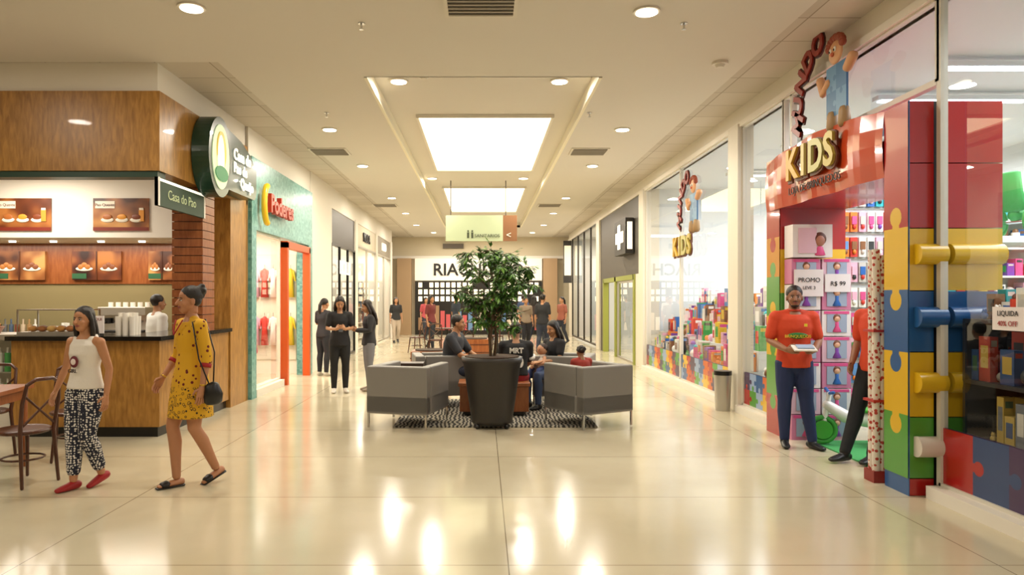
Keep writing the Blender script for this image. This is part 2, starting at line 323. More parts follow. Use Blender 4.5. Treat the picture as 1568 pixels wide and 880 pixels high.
b=B('wall_back'); b.bx(-10,3.8,-6.1,-6,0,CZ,mat('#b9a88a',.7)); b.done()
b=B('wall_left'); b.bx(-10.1,-10,-6,16,0,CZ,mat('#b9a88a',.7)); b.done()
WARM=(1,.91,.78)
def area(name,loc,size,e,col=WARM,shape='DISK',rot=(0,0,0),sy=None):
    l=bpy.data.lights.new(name,'AREA'); l.shape=shape; l.size=size; l.energy=e; l.color=col
    if sy: l.shape='RECTANGLE'; l.size_y=sy
    o=bpy.data.objects.new(name,l); scene.collection.objects.link(o); o.location=loc; o.rotation_euler=rot; return o
LAMP=mat('#fff8ea',.5,emit=9,name='lamp_glow',ecol='#fff3dc'); RIM=mat('#d9d2c4',.4)
spots=[(-2.67,6.56,CZ),(1.52,6.65,CZ),(-1.1,9.35,RZ),(1.0,9.35,RZ),(-1.2,16.9,RZ),(.95,16.9,RZ)]+[(x,y,CZ) for y in (11.3,14.4,19,22.4,26) for x in (-2.42,2.2)]
spots+=[(-2.6,1.5,CZ),(1.5,1.5,CZ),(-6,5.5,CZ),(-6,1,CZ),(0,-3,CZ),(-2,29,CZ),(2,29,CZ)]  # near-end downlights are out of view, added as fill; far-end pair is real
for x,y,z in spots:
    b=B('ceiling_downlight'); b.cyl((0,0,-.001),(0,0,-.018),.125,RIM,n=28); b.cyl((0,0,-.016),(0,0,-.024),.1,LAMP,n=24); b.done((x,y,z+(.02 if z>4.3 else 0)))
    area('downlight_lamp',(x,y,z-.05),.3,(52 if y>12 else 48) if y>0 else 75)
def vent(x,y,w,d,z=CZ):
    b=B('ceiling_air_vent'); b.box((0,0,-.01),(w+.08,d+.08,.02),RIM); n=int(d/.07); dk=mat('#3b362f',.6)
    b.box((0,0,-.022),(w,d,.004),dk)
    for i in range(n): b.box((0,-d/2+(i+.5)*d/n,-.028),(w,.022,.012),mat('#a89f90',.5))
    b.done((x,y,z))
vent(-.02,6.45,.6,.55); vent(-2.78,13,.6,.5); vent(1.92,13,.6,.5); vent(-2.8,20.5,.6,.5); vent(1.9,20.5,.6,.5)
for x,y,z in ((-.75,9.1,RZ+.02),(2.68,8.1,CZ)):
    b=B('smoke_detector'); b.cyl((0,0,0),(0,0,-.03),.09,RIM); b.cyl((0,0,-.03),(0,0,-.06),.06,RIM,r1=.04); b.done((x,y,z))
for x,y in ((-1.18,6.95),(1.95,6.95),(-2.25,10.3),(1.53,10.3),(-5,6.7)):
    b=B('fire_sprinkler'); b.cyl((0,0,0),(0,0,-.01),.035,CHROME); b.cyl((0,0,-.01),(0,0,-.06),.01,CHROME); b.cyl((0,0,-.06),(0,0,-.065),.022,CHROME); b.done((x,y,CZ))
# end wall and far storefront
b=B('wall_end'); EW=mat('#d5c9ae',.6)
b.bx(-9,9,31.3,31.4,0,CZ,EW); b.done()
b=B('far_storefront')
b.bx(-2.95,2.55,31.0,31.28,2.35,3.3,mat('#efe8d8',.5,emit=.25)); b.text('RIACHUELO',(-.2,30.98,2.58),(1,0,0),(0,0,1),.72,BLACK,.03,bold=.012)
b.bx(-2.95,2.55,31.05,31.28,0,2.3,mat('#1d1a18',.3))
LIT=mat('#fff0d0',.5,emit=1.2); LIP_=[mat(c,.5,emit=.3) for c in ('#c8b8a0','#b04a4a','#5a7a9a','#e8e0d0','#8a6a4a')]
for i in range(22):
    for j in range(3):
        if random.random()<.75: b.bx(-2.8+i*.24,-2.64+i*.24,31.02,31.06,1.45+j*.3,1.66+j*.3,LIT)
    b.bx(-2.8+i*.24,-2.62+i*.24,31.0,31.06,.2,.2+random.uniform(.5,1.1),random.choice(LIP_))
for x in (-3.45,2.85): b.bx(x-.25,x+.35,30.8,31.28,0,3.3,mat('#a98c6a',.5))
b.bx(-8.9,8.9,31.1,31.28,3.3,3.42,WHITE); b.bx(-1.75,-.85,31.15,31.28,3.75,3.95,mat('#5a5044')); b.done()
# hanging sign
b=B('hanging_restroom_sign'); G=mat('#aab695',.5,emit=.06); BR=mat('#7d5433',.5)
b.bx(-.9,.48,17.27,17.33,2.96,3.58,G); b.bx(.48,.82,17.27,17.33,2.96,3.58,BR)
for x in (-.78,.55): b.cyl((x,17.3,3.58),(x,17.3,RZ+.02),.012,mat('#4a4034'))
b.text('SANITARIOS',(.1,17.26,3.05),(1,0,0),(0,0,1),.11,mat('#39412e'),.003); b.text('<',(.62,17.26,3.03),(1,0,0),(0,0,1),.22,WHITE,.003)
for x in (-.36,-.26): b.sph((x,17.26,3.2),(.022,.004,.022),mat('#39412e')); b.bx(x-.025,x+.025,17.262,17.27,3.03,3.17,mat('#39412e'))
b.done()
# ---------------------------------------------------------------- generic goods
PAL=[mat(c,.45) for c in ('#d8508a','#e6b0c4','#2b66b5','#d23a2c','#e3bd2c','#3fa34d','#7b3fa0','#f4f0e8','#2bb1b8','#333333','#e27d22','#8a5a34','#f0ece4','#5f8fc4','#c8c2b8')]
PALK=[mat(c,.5) for c in ('#d9c4a8','#2a2623','#8c4a3a','#e8e2d6','#54657a','#b08a5a','#6b6b68')]
def goods(b,x0,x1,y0,y1,z,hmax,pal,dens=1.0,smin=.08,smax=.22):
    y=y0
    while y<y1-smin:
        w=random.uniform(smin,smax); x=x0
        while x<x1-smin*.6:
            d=random.uniform(smin,smax); h=random.uniform(.45,1)*hmax
            if random.random()<dens:
                m=random.choice(pal); cx,cy=x+d/2,y+w/2; k=random.random()
                if k<.55:
                    b.box((cx,cy,z+h/2),(d*.85,w*.88,h),m); b.box((cx,cy,z+h*.55),(d*.87,w*.6,h*.5),random.choice(pal)); b.box((cx,cy,z+h*.85),(d*.6,w*.9,h*.14),random.choice(pal))
                elif k<.7: r=min(d,w,h)*.48; b.sph((cx,cy,z+r),r,m,10,7)
                elif k<.85: b.cyl((cx,cy,z),(cx,cy,z+h*.7),min(d,w)*.4,m,n=12); b.sph((cx,cy,z+h*.75),min(d,w)*.3,random.choice(pal),8,6)
                else:
                    r=min(d,w)*.3; b.sph((cx,cy,z+r),(r,r,r*1.1),m,8,6); b.sph((cx,cy,z+r*2.3),r*.7,m,8,6)
                    for s_ in (-1,1): b.sph((cx,cy+s_*r*.5,z+r*2.9),r*.25,m,6,5)
            x+=d
        y+=w
def shelf_y(name,x0,x1,yb,z0,z1,nz,pal,depth=.4,back=None,bm=WHITE):
    b=B(name); b.bx(x0,x1,yb-.03,yb,0,z1,back or bm); dz=(z1-z0)/nz
    for x in (x0,x1): b.bx(x-.02,x+.02,yb-depth,yb,0,z1,bm)
    for i in range(nz):
        z=z0+i*dz; b.bx(x0,x1,yb-depth,yb,z-.025,z,bm); goods(b,x0+.04,x1-.04,yb-depth+.04,yb-.1,z,dz*.85,pal,.97,.1,.2)
    return b.done()
def shelf_x(name,xb,sg,y0,y1,z0,z1,nz,pal,depth=.4,bm=WHITE):
    b=B(name); b.bx(xb,xb-sg*.03,y0,y1,0,z1,bm); dz=(z1-z0)/nz; xf=xb+sg*depth
    for y in (y0,y1): b.bx(xb,xf,y-.02,y+.02,0,z1,bm)
    for i in range(nz):
        z=z0+i*dz; b.bx(xb,xf,y0,y1,z-.025,z,bm); goods(b,min(xb,xf)+.04,max(xb,xf)-.04,y0+.04,y1-.04,z,dz*.85,pal,.95,.1,.25)
    return b.done()
# ---------------------------------------------------------------- right side: toy store
b=B('wall_right'); BEI=mat('#ddd6c6',.5)
b.bx(XR,XR+.2,-6,30,4.0,CZ,BEI); b.bx(XR-.04,XR,-6,30,3.96,4.03,WHITE)
b.bx(XR,XR+.15,-6,4.2,0,4,BEI); b.bx(XR-.06,XR+.16,9.95,10.35,0,4.0,BEI); b.bx(XR-.06,XR+.3,15.85,16.3,0,4.0,BEI)
b.bx(XR-.05,XR+.2,21.9,22.5,0,4.0,BEI); b.bx(XR,XR+.2,29,30,0,4,BEI); b.done()
WI=mat('#dde2e4',.6,name='shop_white')
b=B('wall_toy_store'); b.bx(8.4,8.5,3,16,0,4,WI); b.bx(3.9,8.5,15.9,16,0,4,WI); b.bx(3.8,8.5,3,3.1,0,4,WI); b.done()
b=B('ceiling_toy_store'); b.bx(3.65,8.5,3,16,4,4.08,WI); b.done()
TUBE=mat('#eef6ff',.5,emit=8,ecol='#e8f2ff')
for y in (5.4,7.2,8.4,11,13.5):
    b=B('ceiling_tube_light'); b.box((0,0,0),(1.8,.14,.05),WI); b.box((0,0,-.03),(1.7,.1,.02),TUBE); b.done((5.5,y,3.92))
area('toy_store_lamp',(5.9,6.5,3.8),3.5,270,(.92,.96,1),sy=4); area('toy_store_lamp',(5.9,12.5,3.8),3.5,280,(.97,.98,1),sy=4)
def window(name,x,y0,y1,z0,z1,mull=[],fm=ALU):
    b=B(name); b.quad([(x,y0,z0),(x,y1,z0),(x,y1,z1),(x,y0,z1)],GL)
    for y in [y0,y1]+mull: b.bx(x-.03,x+.03,y-.025,y+.025,z0,z1,fm)
    for z in (z0,z1): b.bx(x-.03,x+.03,y0,y1,z-.025,z+.025,fm)
    return b.done()
GX=3.63; FR=mat('#d6d0c2',.45)
window('window_1',GX,4.2,5.66,.1,3.97,[],FR); window('window_2',GX,8.6,9.95,.1,3.97,[],FR); window('window_3',GX,10.35,15.85,.1,3.97,[13.1],FR)
window('window_4',GX,5.68,8.58,3.3,3.97,[8.37],FR)
b=B('trim_1')
for y0,y1 in ((4.2,5.66),(8.6,9.95),(10.35,15.85)): b.bx(XR-.1,XR+.05,y0,y1,0,.1,WHITE)
b.done()
# puzzle panels
def pedge(p,q,sg,nrm,R0):
    L=(q-p).length; d=(q-p).normalized(); r=R0; out=[p]
    if sg!=0:
        out.append(p+d*(L*.5-r*.6))
        for i in range(13):
            a=math.radians(235-i*24.2); out.append(p+d*(L*.5+r*math.cos(a))+nrm*(sg*(r*1.1+r*math.sin(a))))
        out.append(p+d*(L*.5+r*.6))
    return out
def puzzle(b,O,ux,uy,nc,nr,cw,ch,colors,rf=.15):
    O=V(O);ux=V(ux);uy=V(uy); hs={};vs_={}; R0=min(cw,ch)*rf
    for i in range(nc+1):
        for j in range(nr+1):
            hs[i,j]=random.choice((-1,1)) if 0<j<nr else 0; vs_[i,j]=random.choice((-1,1)) if 0<i<nc else 0
    for i in range(nc):
        for j in range(nr):
            A=V((i*cw,j*ch));Bq=V(((i+1)*cw,j*ch));C=V(((i+1)*cw,(j+1)*ch));D=V((i*cw,(j+1)*ch)); pts=[]
            pts+=pedge(A,Bq,hs[i,j],V((0,1)),R0); pts+=pedge(Bq,C,vs_[i+1,j],V((1,0)),R0); pts.append(C)
            pts+=list(reversed(pedge(D,C,hs[i,j+1],V((0,1)),R0))); pts+=list(reversed(pedge(A,D,vs_[i,j],V((1,0)),R0)))[:-1]
            cl=[]
            for x in pts:
                if not cl or (x-cl[-1]).length>1e-5: cl.append(x)
            if (cl[0]-cl[-1]).length<1e-5: cl.pop()
            b.add([O+ux*x.x+uy*x.y for x in cl],[tuple(range(len(cl)))],colors(i,j))
RED=mat('#a81d1a',.25,coat=.3);YEL=mat('#d9ae1e',.28,coat=.3);BLU=mat('#22568f',.28,coat=.3);GRN=mat('#4f9636',.28,coat=.3);PUR=mat('#3d2450',.3,coat=.3);ORA=mat('#b8401c',.15,coat=.4);NAV=mat('#24406f',.3,coat=.3)
PC=[RED,BLU,PUR,YEL,GRN,mat('#c8642a',.3),mat('#8fa3c4',.3)]
def pick(i,j): return PC[(i*3+j*2+(i*i)%2)%7]
PCN=[RED,NAV,PUR,NAV]
for y0,y1 in ((4.2,5.66),(8.6,9.95),(10.35,15.85)):
    near=y1<6
    b=B('puzzle_window_skirt'); n=max(2,round((y1-y0)/(.36 if near else .24))); cw=(y1-y0)/n
    b.bx(XR+.035,XR+.06,y0,y1,.1,.56,PUR)
    if near: puzzle(b,(XR+.022,y1,.1),(0,-1,0),(0,0,1),n,1,cw,.46,lambda i,j:PCN[i%4])
    else: puzzle(b,(XR+.022,y1,.1),(0,-1,0),(0,0,1),n,2,cw,.23,pick)
    b.done()
# arch
b=B('toy_store_portal'); x0,x1=3.396,4.15
bands=[(0,.14,RED),(.14,.63,GRN),(.63,1.15,YEL),(1.15,1.64,BLU),(1.64,2.14,YEL),(2.14,2.66,RED),(2.66,3.16,RED)]
for z0,z1,m in bands:
    b.bx(x0+.012,XR-.0,5.72,6.06,z0+.004,z1-.004,m); b.bx(3.68,x1,5.72,6.06,z0+.004,z1-.004,m)
b.bx(3.6,3.68,5.74,6.06,0,3.16,BLACK)
colcols=[GRN,YEL,BLU,YEL,RED,RED]
puzzle(b,(x0-.002,6.06,.14),(0,-1,0),(0,0,1),1,6,.34,.503,lambda i,j:colcols[j],.24)
b.bx(x0+.004,x0+.012,5.72,6.06,0,3.16,BLU)
for z,m in ((1.93,YEL),(1.43,BLU),(.91,YEL),(.4,mat('#d6cdc0',.3))):
    b.cyl((3.44,5.69,z),(3.66,5.69,z),.082,m,n=24); b.cyl((3.7,5.69,z),(4.12,5.69,z),.082,m,n=24)
for z0,z1,m in ((0,.14,RED),(.14,.63,GRN),(.63,1.15,YEL),(1.15,1.64,GRN),(1.64,2.14,YEL),(2.14,3.2,RED)): b.bx(x0+.01,x1,8.2,8.57,z0,z1,m)
fc=[RED,GRN,YEL,GRN,mat('#c9892a',.3),RED,ORA]
puzzle(b,(x0-.002,8.57,0),(0,-1,0),(0,0,1),1,7,.37,.457,lambda i,j:fc[j],.22)
n=24
def hz(t): return 3.16+.1*math.sin(t*math.pi)
def xw(t): return x0-.035*math.sin(t*math.pi*3)**2
for i in range(n):
    t0,t1=i/n,(i+1)/n; ya=8.57-(8.57-6.06)*t0; yb=8.57-(8.57-6.06)*t1; xa,xb=xw(t0),xw(t1)
    for k in range(4):
        f0,f1=k/4,(k+1)/4; za,zb=2.6+(hz(t0)-2.6)*f0,2.6+(hz(t0)-2.6)*f1; zc,zd=2.6+(hz(t1)-2.6)*f0,2.6+(hz(t1)-2.6)*f1
        g=lambda f:-.02*math.sin(f*math.pi)
        b.add([(xa+g(f0),ya,za),(xb+g(f0),yb,zc),(xb+g(f1),yb,zd),(xa+g(f1),ya,zb)],[(0,1,2,3)],ORA,True)
    b.add([(xa,ya,2.6),(xb,yb,2.6),(x1,yb,2.6),(x1,ya,2.6),(xa,ya,hz(t0)),(xb,yb,hz(t1)),(x1,yb,hz(t1)),(x1,ya,hz(t0))],[(0,1,2,3),(4,7,6,5)],RED)
b.bx(x1-.02,x1,6.06,8.57,2.6,3.2,RED)
b.done()
def kids_logo(name,x,y,z,s,arc):
    b=B(name)
    for i,(ch,c) in enumerate(zip('KIDS',('#cfa336','#c9b56a','#b7b06a','#b9a44a'))):
        yy=y+(1.5-i)*s*.62; b.text(ch,(x,yy,z),(0,-1,0),(0,0,1),s,mat(c,.35),.02,bold=.012*s/.4); b.text(ch,(x+.018,yy-.012,z-.012),(0,-1,0),(0,0,1),s,mat('#5b2c16',.5),.01,bold=.03*s/.4)
    if arc:
        k=s/.5
        pts=[(y+.46*k,z+.62*k,60),(y+.46*k,z+.86*k,72),(y+.38*k,z+1.1*k,55),(y+.22*k,z+1.27*k,35),(y+.02*k,z+1.37*k,12)]
        for ch,(yy,zz_,an) in zip('MUNDO',pts):
            a=math.radians(an); b.text(ch,(x+.1,yy,zz_),(0,-math.cos(a),math.sin(a)),(0,math.sin(a),math.cos(a)),.34*k,mat('#8a2418',.4),.015,bold=.012)
            b.text(ch,(x+.11,yy,zz_-.008),(0,-math.cos(a),math.sin(a)),(0,math.sin(a),math.cos(a)),.34*k,mat('#3a140c',.4),.008,bold=.026)
        cy,cz=y-.42*k,z+.85*k; SK=mat('#c99468',.5); BP=mat('#5b86a8',.4)
        puzzle(b,(x+.09,cy+.24*k,cz-.3*k),(0,-1,0),(0,0,1),2,2,.22*k,.28*k,lambda i,j:BP if (i+j)%2 else mat('#3f6d95',.4))
        b.bx(x+.095,x+.12,cy-.18*k,cy+.22*k,cz-.28*k,cz+.24*k,mat('#3f6d95',.4))
        b.sph((x+.1,cy+.05*k,cz+.4*k),(.03,.15*k,.13*k),SK)
        for i in range(9): b.sph((x+.1,cy+.05*k+.15*k*math.cos(i*.4),cz+.47*k+.09*k*math.sin(i*.4)),(.035,.05*k,.045*k),mat('#8a3a1c',.6))
        for s_ in (-1,1): b.sph((x+.07,cy+.05*k+s_*.05*k,cz+.42*k),(.012,.022*k,.03*k),WHITE); b.sph((x+.06,cy+.05*k+s_*.05*k,cz+.41*k),(.008,.01*k,.014*k),BLACK)
        b.sph((x+.065,cy+.05*k,cz+.37*k),(.02,.03*k,.025*k),mat('#c06040'))
        b.tube([(x+.1,cy+.2*k,cz+.1*k),(x+.1,cy+.34*k,cz+.02*k),(x+.09,cy+.38*k,cz+.18*k)],[.05*k,.045*k,.05*k],SK,8); b.tube([(x+.1,cy-.2*k,cz+.15*k),(x+.1,cy-.32*k,cz+.24*k)],[.05*k,.055*k],SK,8)
        for dy in (.12,-.14): b.tube([(x+.1,cy+dy*k,cz-.28*k),(x+.1,cy+dy*k,cz-.42*k)],[.06*k,.07*k],mat('#9a7a50',.5),8)
    return b.done()
kids_logo('toy_store_sign',3.31,7.25,2.86,.44,True)
b=B('toy_store_sign_caption'); b.text('LOJA DE BRINQUEDOS',(3.335,7.25,2.7),(0,-1,0),(0,0,1),.11,mat('#3a1a10'),.004); b.done()
kids_logo('window_logo_decal',3.5,12.6,2.35,.46,True)
# doll boxes in doorway
b=B('doll_box_stack'); PK=mat('#c87a9c',.4);PK2=mat('#dcb3c3',.4);PWH=mat('#e6dede',.4)
for i in range(2):
    for j in range(7):
        x=3.44+i*.34; z=.0+j*.29; b.bx(x,x+.32,7.98,8.17,z,z+.28,(PK,PK2,PWH)[(i+j)%3]); b.bx(x+.05,x+.27,7.972,7.98,z+.04,z+.24,mat('#9aa6bc',.15))
        b.sph((x+.16,7.972,z+.19),(.035,.02,.035),mat('#d9a88a')); b.sph((x+.16,7.978,z+.2),(.045,.02,.045),mat('#6a3a1a')); b.tube([(x+.16,7.972,z+.15),(x+.16,7.972,z+.11),(x+.16,7.972,z+.05)],[(.022,.012),(.02,.012),(.05,.014)],(PAL[0],PAL[2],PAL[6])[(i*2+j)%3],8); b.bx(x+.02,x+.3,7.975,7.985,z+.245,z+.275,PAL[0])
b.bx(3.46,3.78,7.95,7.97,1.6,1.9,PWH); b.text('PROMO',(3.62,7.945,1.76),(1,0,0),(0,0,1),.07,BLACK,.001); b.text('LEVE 3',(3.62,7.945,1.68),(1,0,0),(0,0,1),.05,BLACK,.001); b.bx(3.8,4.08,7.95,7.97,1.65,1.85,PWH); b.text('R$ 99',(3.94,7.945,1.72),(1,0,0),(0,0,1),.07,BLACK,.001)
b.done()
b=B('large_doll_carton'); b.bx(3.44,3.88,7.95,8.17,2.035,2.4,PWH); b.bx(3.5,3.7,7.94,7.95,2.08,2.36,PK2); b.sph((3.74,7.945,2.22),(.055,.02,.065),mat('#a8705a')); b.sph((3.74,7.952,2.24),(.075,.02,.075),mat('#5a2a14')); b.tube([(3.74,7.945,2.15),(3.74,7.945,2.06)],[(.03,.01),(.06,.01)],PAL[0],8); b.done()
b=B('gift_wrap_roll_display'); RW=voro('wrap_paper',26,[(0,'#b0382c'),(.36,'#e0d6c8')],.4)
b.box((3.44,6.2,.05),(.2,.16,.1),mat('#8a2a22'))
for i,(dx,dy) in enumerate(((-.06,-.04),(0,-.04),(.06,-.04),(-.05,.04),(.05,.04))):
    b.cyl((3.44+dx,6.2+dy,.1),(3.44+dx,6.2+dy,2.0-.05*(i%3)),.032,RW,n=12)
for z in (.7,1.3): b.box((3.44,6.2,z),(.21,.17,.02),mat('#b03028'))
b.done()
shelf_y('toy_shelf',5.5,8.3,9.2,.12,2.9,8,PAL,.4)
shelf_x('toy_shelf',8.35,-1,3.3,8.6,.12,2.6,6,PAL,.45)
b=B('hanging_toy_rack')
b.bx(4.3,5.4,8.88,8.92,0,3.3,WI)
for j in range(10):
    b.bx(4.3,5.4,8.86,8.88,.2+j*.31,.21+j*.31,ALU)
    for i in range(10):
        x=4.36+i*.105; z=.35+j*.31; b.box((x,8.84,z),(.085,.04,.24),random.choice(PAL)); b.box((x,8.815,z+.02),(.06,.02,.1),random.choice(PAL)); b.sph((x,8.81,z-.06),(.025,.015,.03),random.choice(PAL),8,6)
b.done()
b=B('toy_window_display')
DK=mat('#2a2c30',.4); DP=[mat(c,.4) for c in ('#2c3036','#3a3f46','#6a6f76','#8a8478','#a23b2f','#2f4d7a','#cfcabf','#b59a4a','#4a6a50')]
for z in (.5,.95): b.bx(3.76,4.3,4.25,5.6,z-.03,z,DK); goods(b,3.8,4.25,4.28,5.58,z,.4,DP,.95,.07,.16)
b.bx(4.3,4.34,4.25,5.6,0,1.42,DK); b.bx(3.76,4.3,4.25,5.6,0,.1,DK)
for y in (4.27,5.6): b.bx(3.76,4.3,y-.015,y+.015,0,1.42,DK)
b.bx(3.76,4.34,4.25,5.6,1.39,1.42,DK); goods(b,3.8,4.25,4.28,5.58,1.42,.25,PAL,.8,.07,.14)
b.done()
b=B('sale_notice'); b.bx(3.57,3.58,4.72,5.02,1.36,1.52,PWH); b.text('LIQUIDA',(3.565,4.87,1.46),(0,-1,0),(0,0,1),.05,BLACK,.001); b.text('40% OFF',(3.565,4.87,1.39),(0,-1,0),(0,0,1),.05,mat('#a02020'),.001); b.done()
def steps(name,y0,y1,k=4):
    b=B(name)
    for i,(xa,z) in enumerate(((3.72,.5),(4.02,.8),(4.32,1.1),(4.62,1.4))[:k]):
        b.bx(xa,xa+.3,y0,y1,0,z,WI); goods(b,xa+.02,xa+.28,y0+.05,y1-.05,z,.4,PAL,.95,.09,.24)
    return b.done()
steps('toy_window_display',10.45,15.7); steps('toy_window_display',9.25,9.9,3)
def trike(b,c,fr,se):
    R_=.13
    for x,y in ((-.32,-.17),(-.32,.17),(.34,0)):
        b.tube([(x+R_*math.cos(a),y,R_+R_*math.sin(a)) for a in [i*math.pi/8 for i in range(17)]],[.028]*17,mat('#3f9a3a'),8,(0,1,0)); b.cyl((x,y-.03,R_),(x,y+.03,R_),.1,se)
    b.cyl((-.32,-.17,R_),(-.32,.17,R_),.02,CHROME)
    b.tube([(-.32,0,.2),(-.1,0,.26),(.12,0,.28),(.3,0,.4)],[.07,.09,.07,.05],fr); b.tube([(-.3,0,.4),(-.1,0,.35),(.05,0,.36)],[(.1,.05),(.12,.03),(.05,.03)],se,12,(0,1,0))
    b.tube([(.34,0,.13),(.27,0,.52)],[.03,.025],fr); b.tube([(.27,-.18,.55),(.27,0,.52),(.27,.18,.55)],[.018]*3,c)
    b.tube([(-.36,0,.25),(-.4,0,.62)],[(.12,.03),(.1,.025)],c,12,(0,1,0))
b=B('toy_tricycle'); trike(b,PAL[2],mat('#e9e6df',.3),mat('#4aa63c',.3)); b.done((3.98,7.62,.04),2.9)
b=B('entrance_mat'); b.bx(3.62,4.9,6.1,7.9,0,.012,mat('#46a05a',.9)); b.done()
b=B('toy_bicycle'); trike(b,PAL[5],PAL[5],PAL[5]); b.done((5.7,7.4,2.225),.4)
b=B('toy_display_stand'); b.bx(5.1,6.3,7.05,7.75,2.13,2.195,WI); b.bx(5.65,5.75,7.35,7.45,0,2.13,WI); b.bx(5.4,6.0,7.1,7.7,0,.03,WI); b.done()
b=B('trash_bin'); b.cyl((0,0,0),(0,0,.5),.1,ALU,r1=.12); b.cyl((0,0,.5),(0,0,.56),.125,BLACK); b.done((3.38,10.1,0))
# pharmacy shop + far right
GRAY=mat('#4d4740',.5)
b=B('wall_gray_shop'); b.bx(XR,XR+.2,16.3,21.9,2.15,4.0,GRAY); b.bx(XR,XR+.15,16.3,17.0,0,2.15,mat('#d9d4c6',.5)); LG=mat('#8e9440',.5)
for y in (17.0,19.4,21.3): b.bx(XR-.03,XR+.12,y-.09,y+.09,0,2.15,LG)
b.bx(XR-.03,XR+.12,17,21.3,2.03,2.15,LG); b.bx(XR,XR+.15,21.3,21.9,0,2.15,GRAY)
b.bx(3.8,7,22.2,22.3,0,4,WI); b.bx(6.9,7,16.1,22.2,0,4,mat('#d8c796',.6)); b.bx(3.8,7,16.05,16.15,0,4,WI); b.bx(3.65,7,16.1,22.3,3.2,3.28,WI); b.done()
b=B('pharmacy_cross_sign'); SG=mat('#f4ecd8',.4,emit=1.0)
b.bx(3.38,3.58,17.0,18.4,2.65,3.5,mat('#2b2826')); b.bx(3.355,3.379,17.25,18.15,2.93,3.2,SG); b.bx(3.35,3.365,17.55,17.85,2.78,3.38,SG)
b.bx(3.42,3.54,16.98,16.999,2.75,3.4,SG); b.done()
window('door_1',3.64,17.1,19.3,.02,2.0); shelf_x('pharmacy_shelf',6.85,-1,16.4,22,.1,2.4,5,PALK)
area('pharmacy_lamp',(5.3,19,3.1),3,160,sy=4)
window('window_5',GX,22.5,29,.08,3.97,[24.1,25.7,27.3],mat('#3a332b',.4))
b=B('wall_right_shop'); b.bx(3.8,8,29.4,29.5,0,4,WI); b.bx(7,7.1,22.3,29.5,0,4,WI); b.bx(3.65,7,22.3,29.5,4,4.06,WI); b.done()
shelf_x('clothing_shelf',5.2,-1,22.8,28.8,.1,2.6,5,PALK,.6); area('boutique_lamp',(4.5,25.8,3.8),1.2,260,sy=5)
b=B('shop_blade_sign'); b.bx(3.25,3.58,28.9,29,2.2,3.9,mat('#2f2a25')); b.bx(3.28,3.55,28.88,28.9,2.5,3.7,mat('#e8ddc0',.5,emit=.5)); b.done()
# ---------------------------------------------------------------- left side
b=B('wall_coffee_shop')
b.bx(-9.9,XL,8.08,8.32,3.02,3.92,WOOD); b.bx(XL-.24,XL,8.32,11.1,3.02,3.92,WOOD); b.bx(-9.9,XL-.04,8.12,8.3,3.92,CZ,WHITE); b.bx(XL-.22,XL-.04,8.3,11.1,3.92,CZ,WHITE)
b.bx(-9.9,XL-.03,8.1,8.3,2.95,3.02,mat('#1e3a2a',.4)); b.bx(XL-.3,XL,10.35,11.1,0,3.02,WOOD)
b.bx(-9.9,-4.19,9.9,10.0,2.42,3.3,mat('#e6dfd1',.6,emit=.1)); b.bx(-9.9,-4.19,10.0,11.0,2.42,2.5,mat('#cfc4ae',.6)); b.bx(-9.9,XL-.24,8.3,11.0,3.3,3.38,WHITE)
b.bx(-4.19,XL-.24,8.3,11.0,3.1,3.3,WHITE)
b.bx(-9.9,XL,11.04,11.12,0,3.4,mat('#8d7f56',.6)); b.bx(-9.9,-4.0,11.02,11.04,1.8,2.42,WOODR); b.done()
b=B('slatted_wood_column')
for i in range(17): b.box((-3.84,9.5,1.2+i*.11),(.4,.4,.1),WOODR)
b.box((-3.84,9.5,2.08),(.36,.36,1.88),WOODD); b.done()
area('coffee_lamp',(-6,9.0,3.25),1,60,sy=.6); area('coffee_lamp',(-6.2,10.5,2.4),3.5,55,sy=.6)
for x in (-6.9,-6.3,-5.6,-5.0,-4.5):
    b=B('ceiling_downlight'); b.cyl((0,0,0),(0,0,-.02),.045,LAMP,n=16); b.done((x,10.5,2.42))
P1=photo_mat('food_print_a','#2e120a','#6a3418','#a86a34'); P2=photo_mat('food_print_b','#43200f','#8a5228','#c08c50')
CRM=mat('#e8dfcc',.5)
for x0_,x1_,m_ in ((-6.75,-5.96,P1),(-5.38,-4.61,P2)):
    b=B('food_poster'); b.bx(x0_,x1_,9.88,9.898,2.51,2.96,m_); b.bx(x0_+.03,x0_+.3,9.875,9.88,2.82,2.92,CRM); b.text('Pao Quente',(x0_+.165,9.872,2.85),(1,0,0),(0,0,1),.055,mat('#5a1a10'),.001); b.bx(x0_,x1_,9.876,9.88,2.51,2.56,mat('#7a2a1a'))
    for i in range(3):
        cx=x0_+.2+i*.2; b.sph((cx,9.876,2.66),(.09,.008,.035),mat('#e8e0d0')); b.sph((cx,9.872,2.7),(.065,.008,.04),mat(('#a8622c','#d8902c','#7a3a1a')[i]))
    b.box((x1_-.1,9.874,2.72),(.07,.008,.16),mat('#d89030')); b.box((x1_-.1,9.872,2.81),(.06,.008,.03),CRM)
    b.done()
for x0_,x1_,m_ in ((-7.5,-6.72,P2),(-6.3,-5.55,P1),(-5.13,-4.72,P2)):
    b=B('menu_poster'); b.bx(x0_,x1_,10.98,11.015,1.86,2.3,m_); b.bx(x0_,x0_+.22,10.975,10.98,1.88,1.96,mat('#2a5a38')); b.bx((x0_+x1_)/2-.01,(x0_+x1_)/2+.01,10.97,10.98,1.86,2.3,WOODD); w_=x1_-x0_
    for f,c in ((.25,'#a8682c'),(.75,'#7a4424')):
        b.sph((x0_+w_*f,10.976,2.03),(w_*.18,.008,.035),CRM)
        for q in range(3): b.sph((x0_+w_*(f-.07+q*.07),10.972,2.06+.03*(q%2)),(w_*.06,.01,.04),mat(c))
    b.done()
b=B('coffee_counter'); GT=mat('#141210',.12)
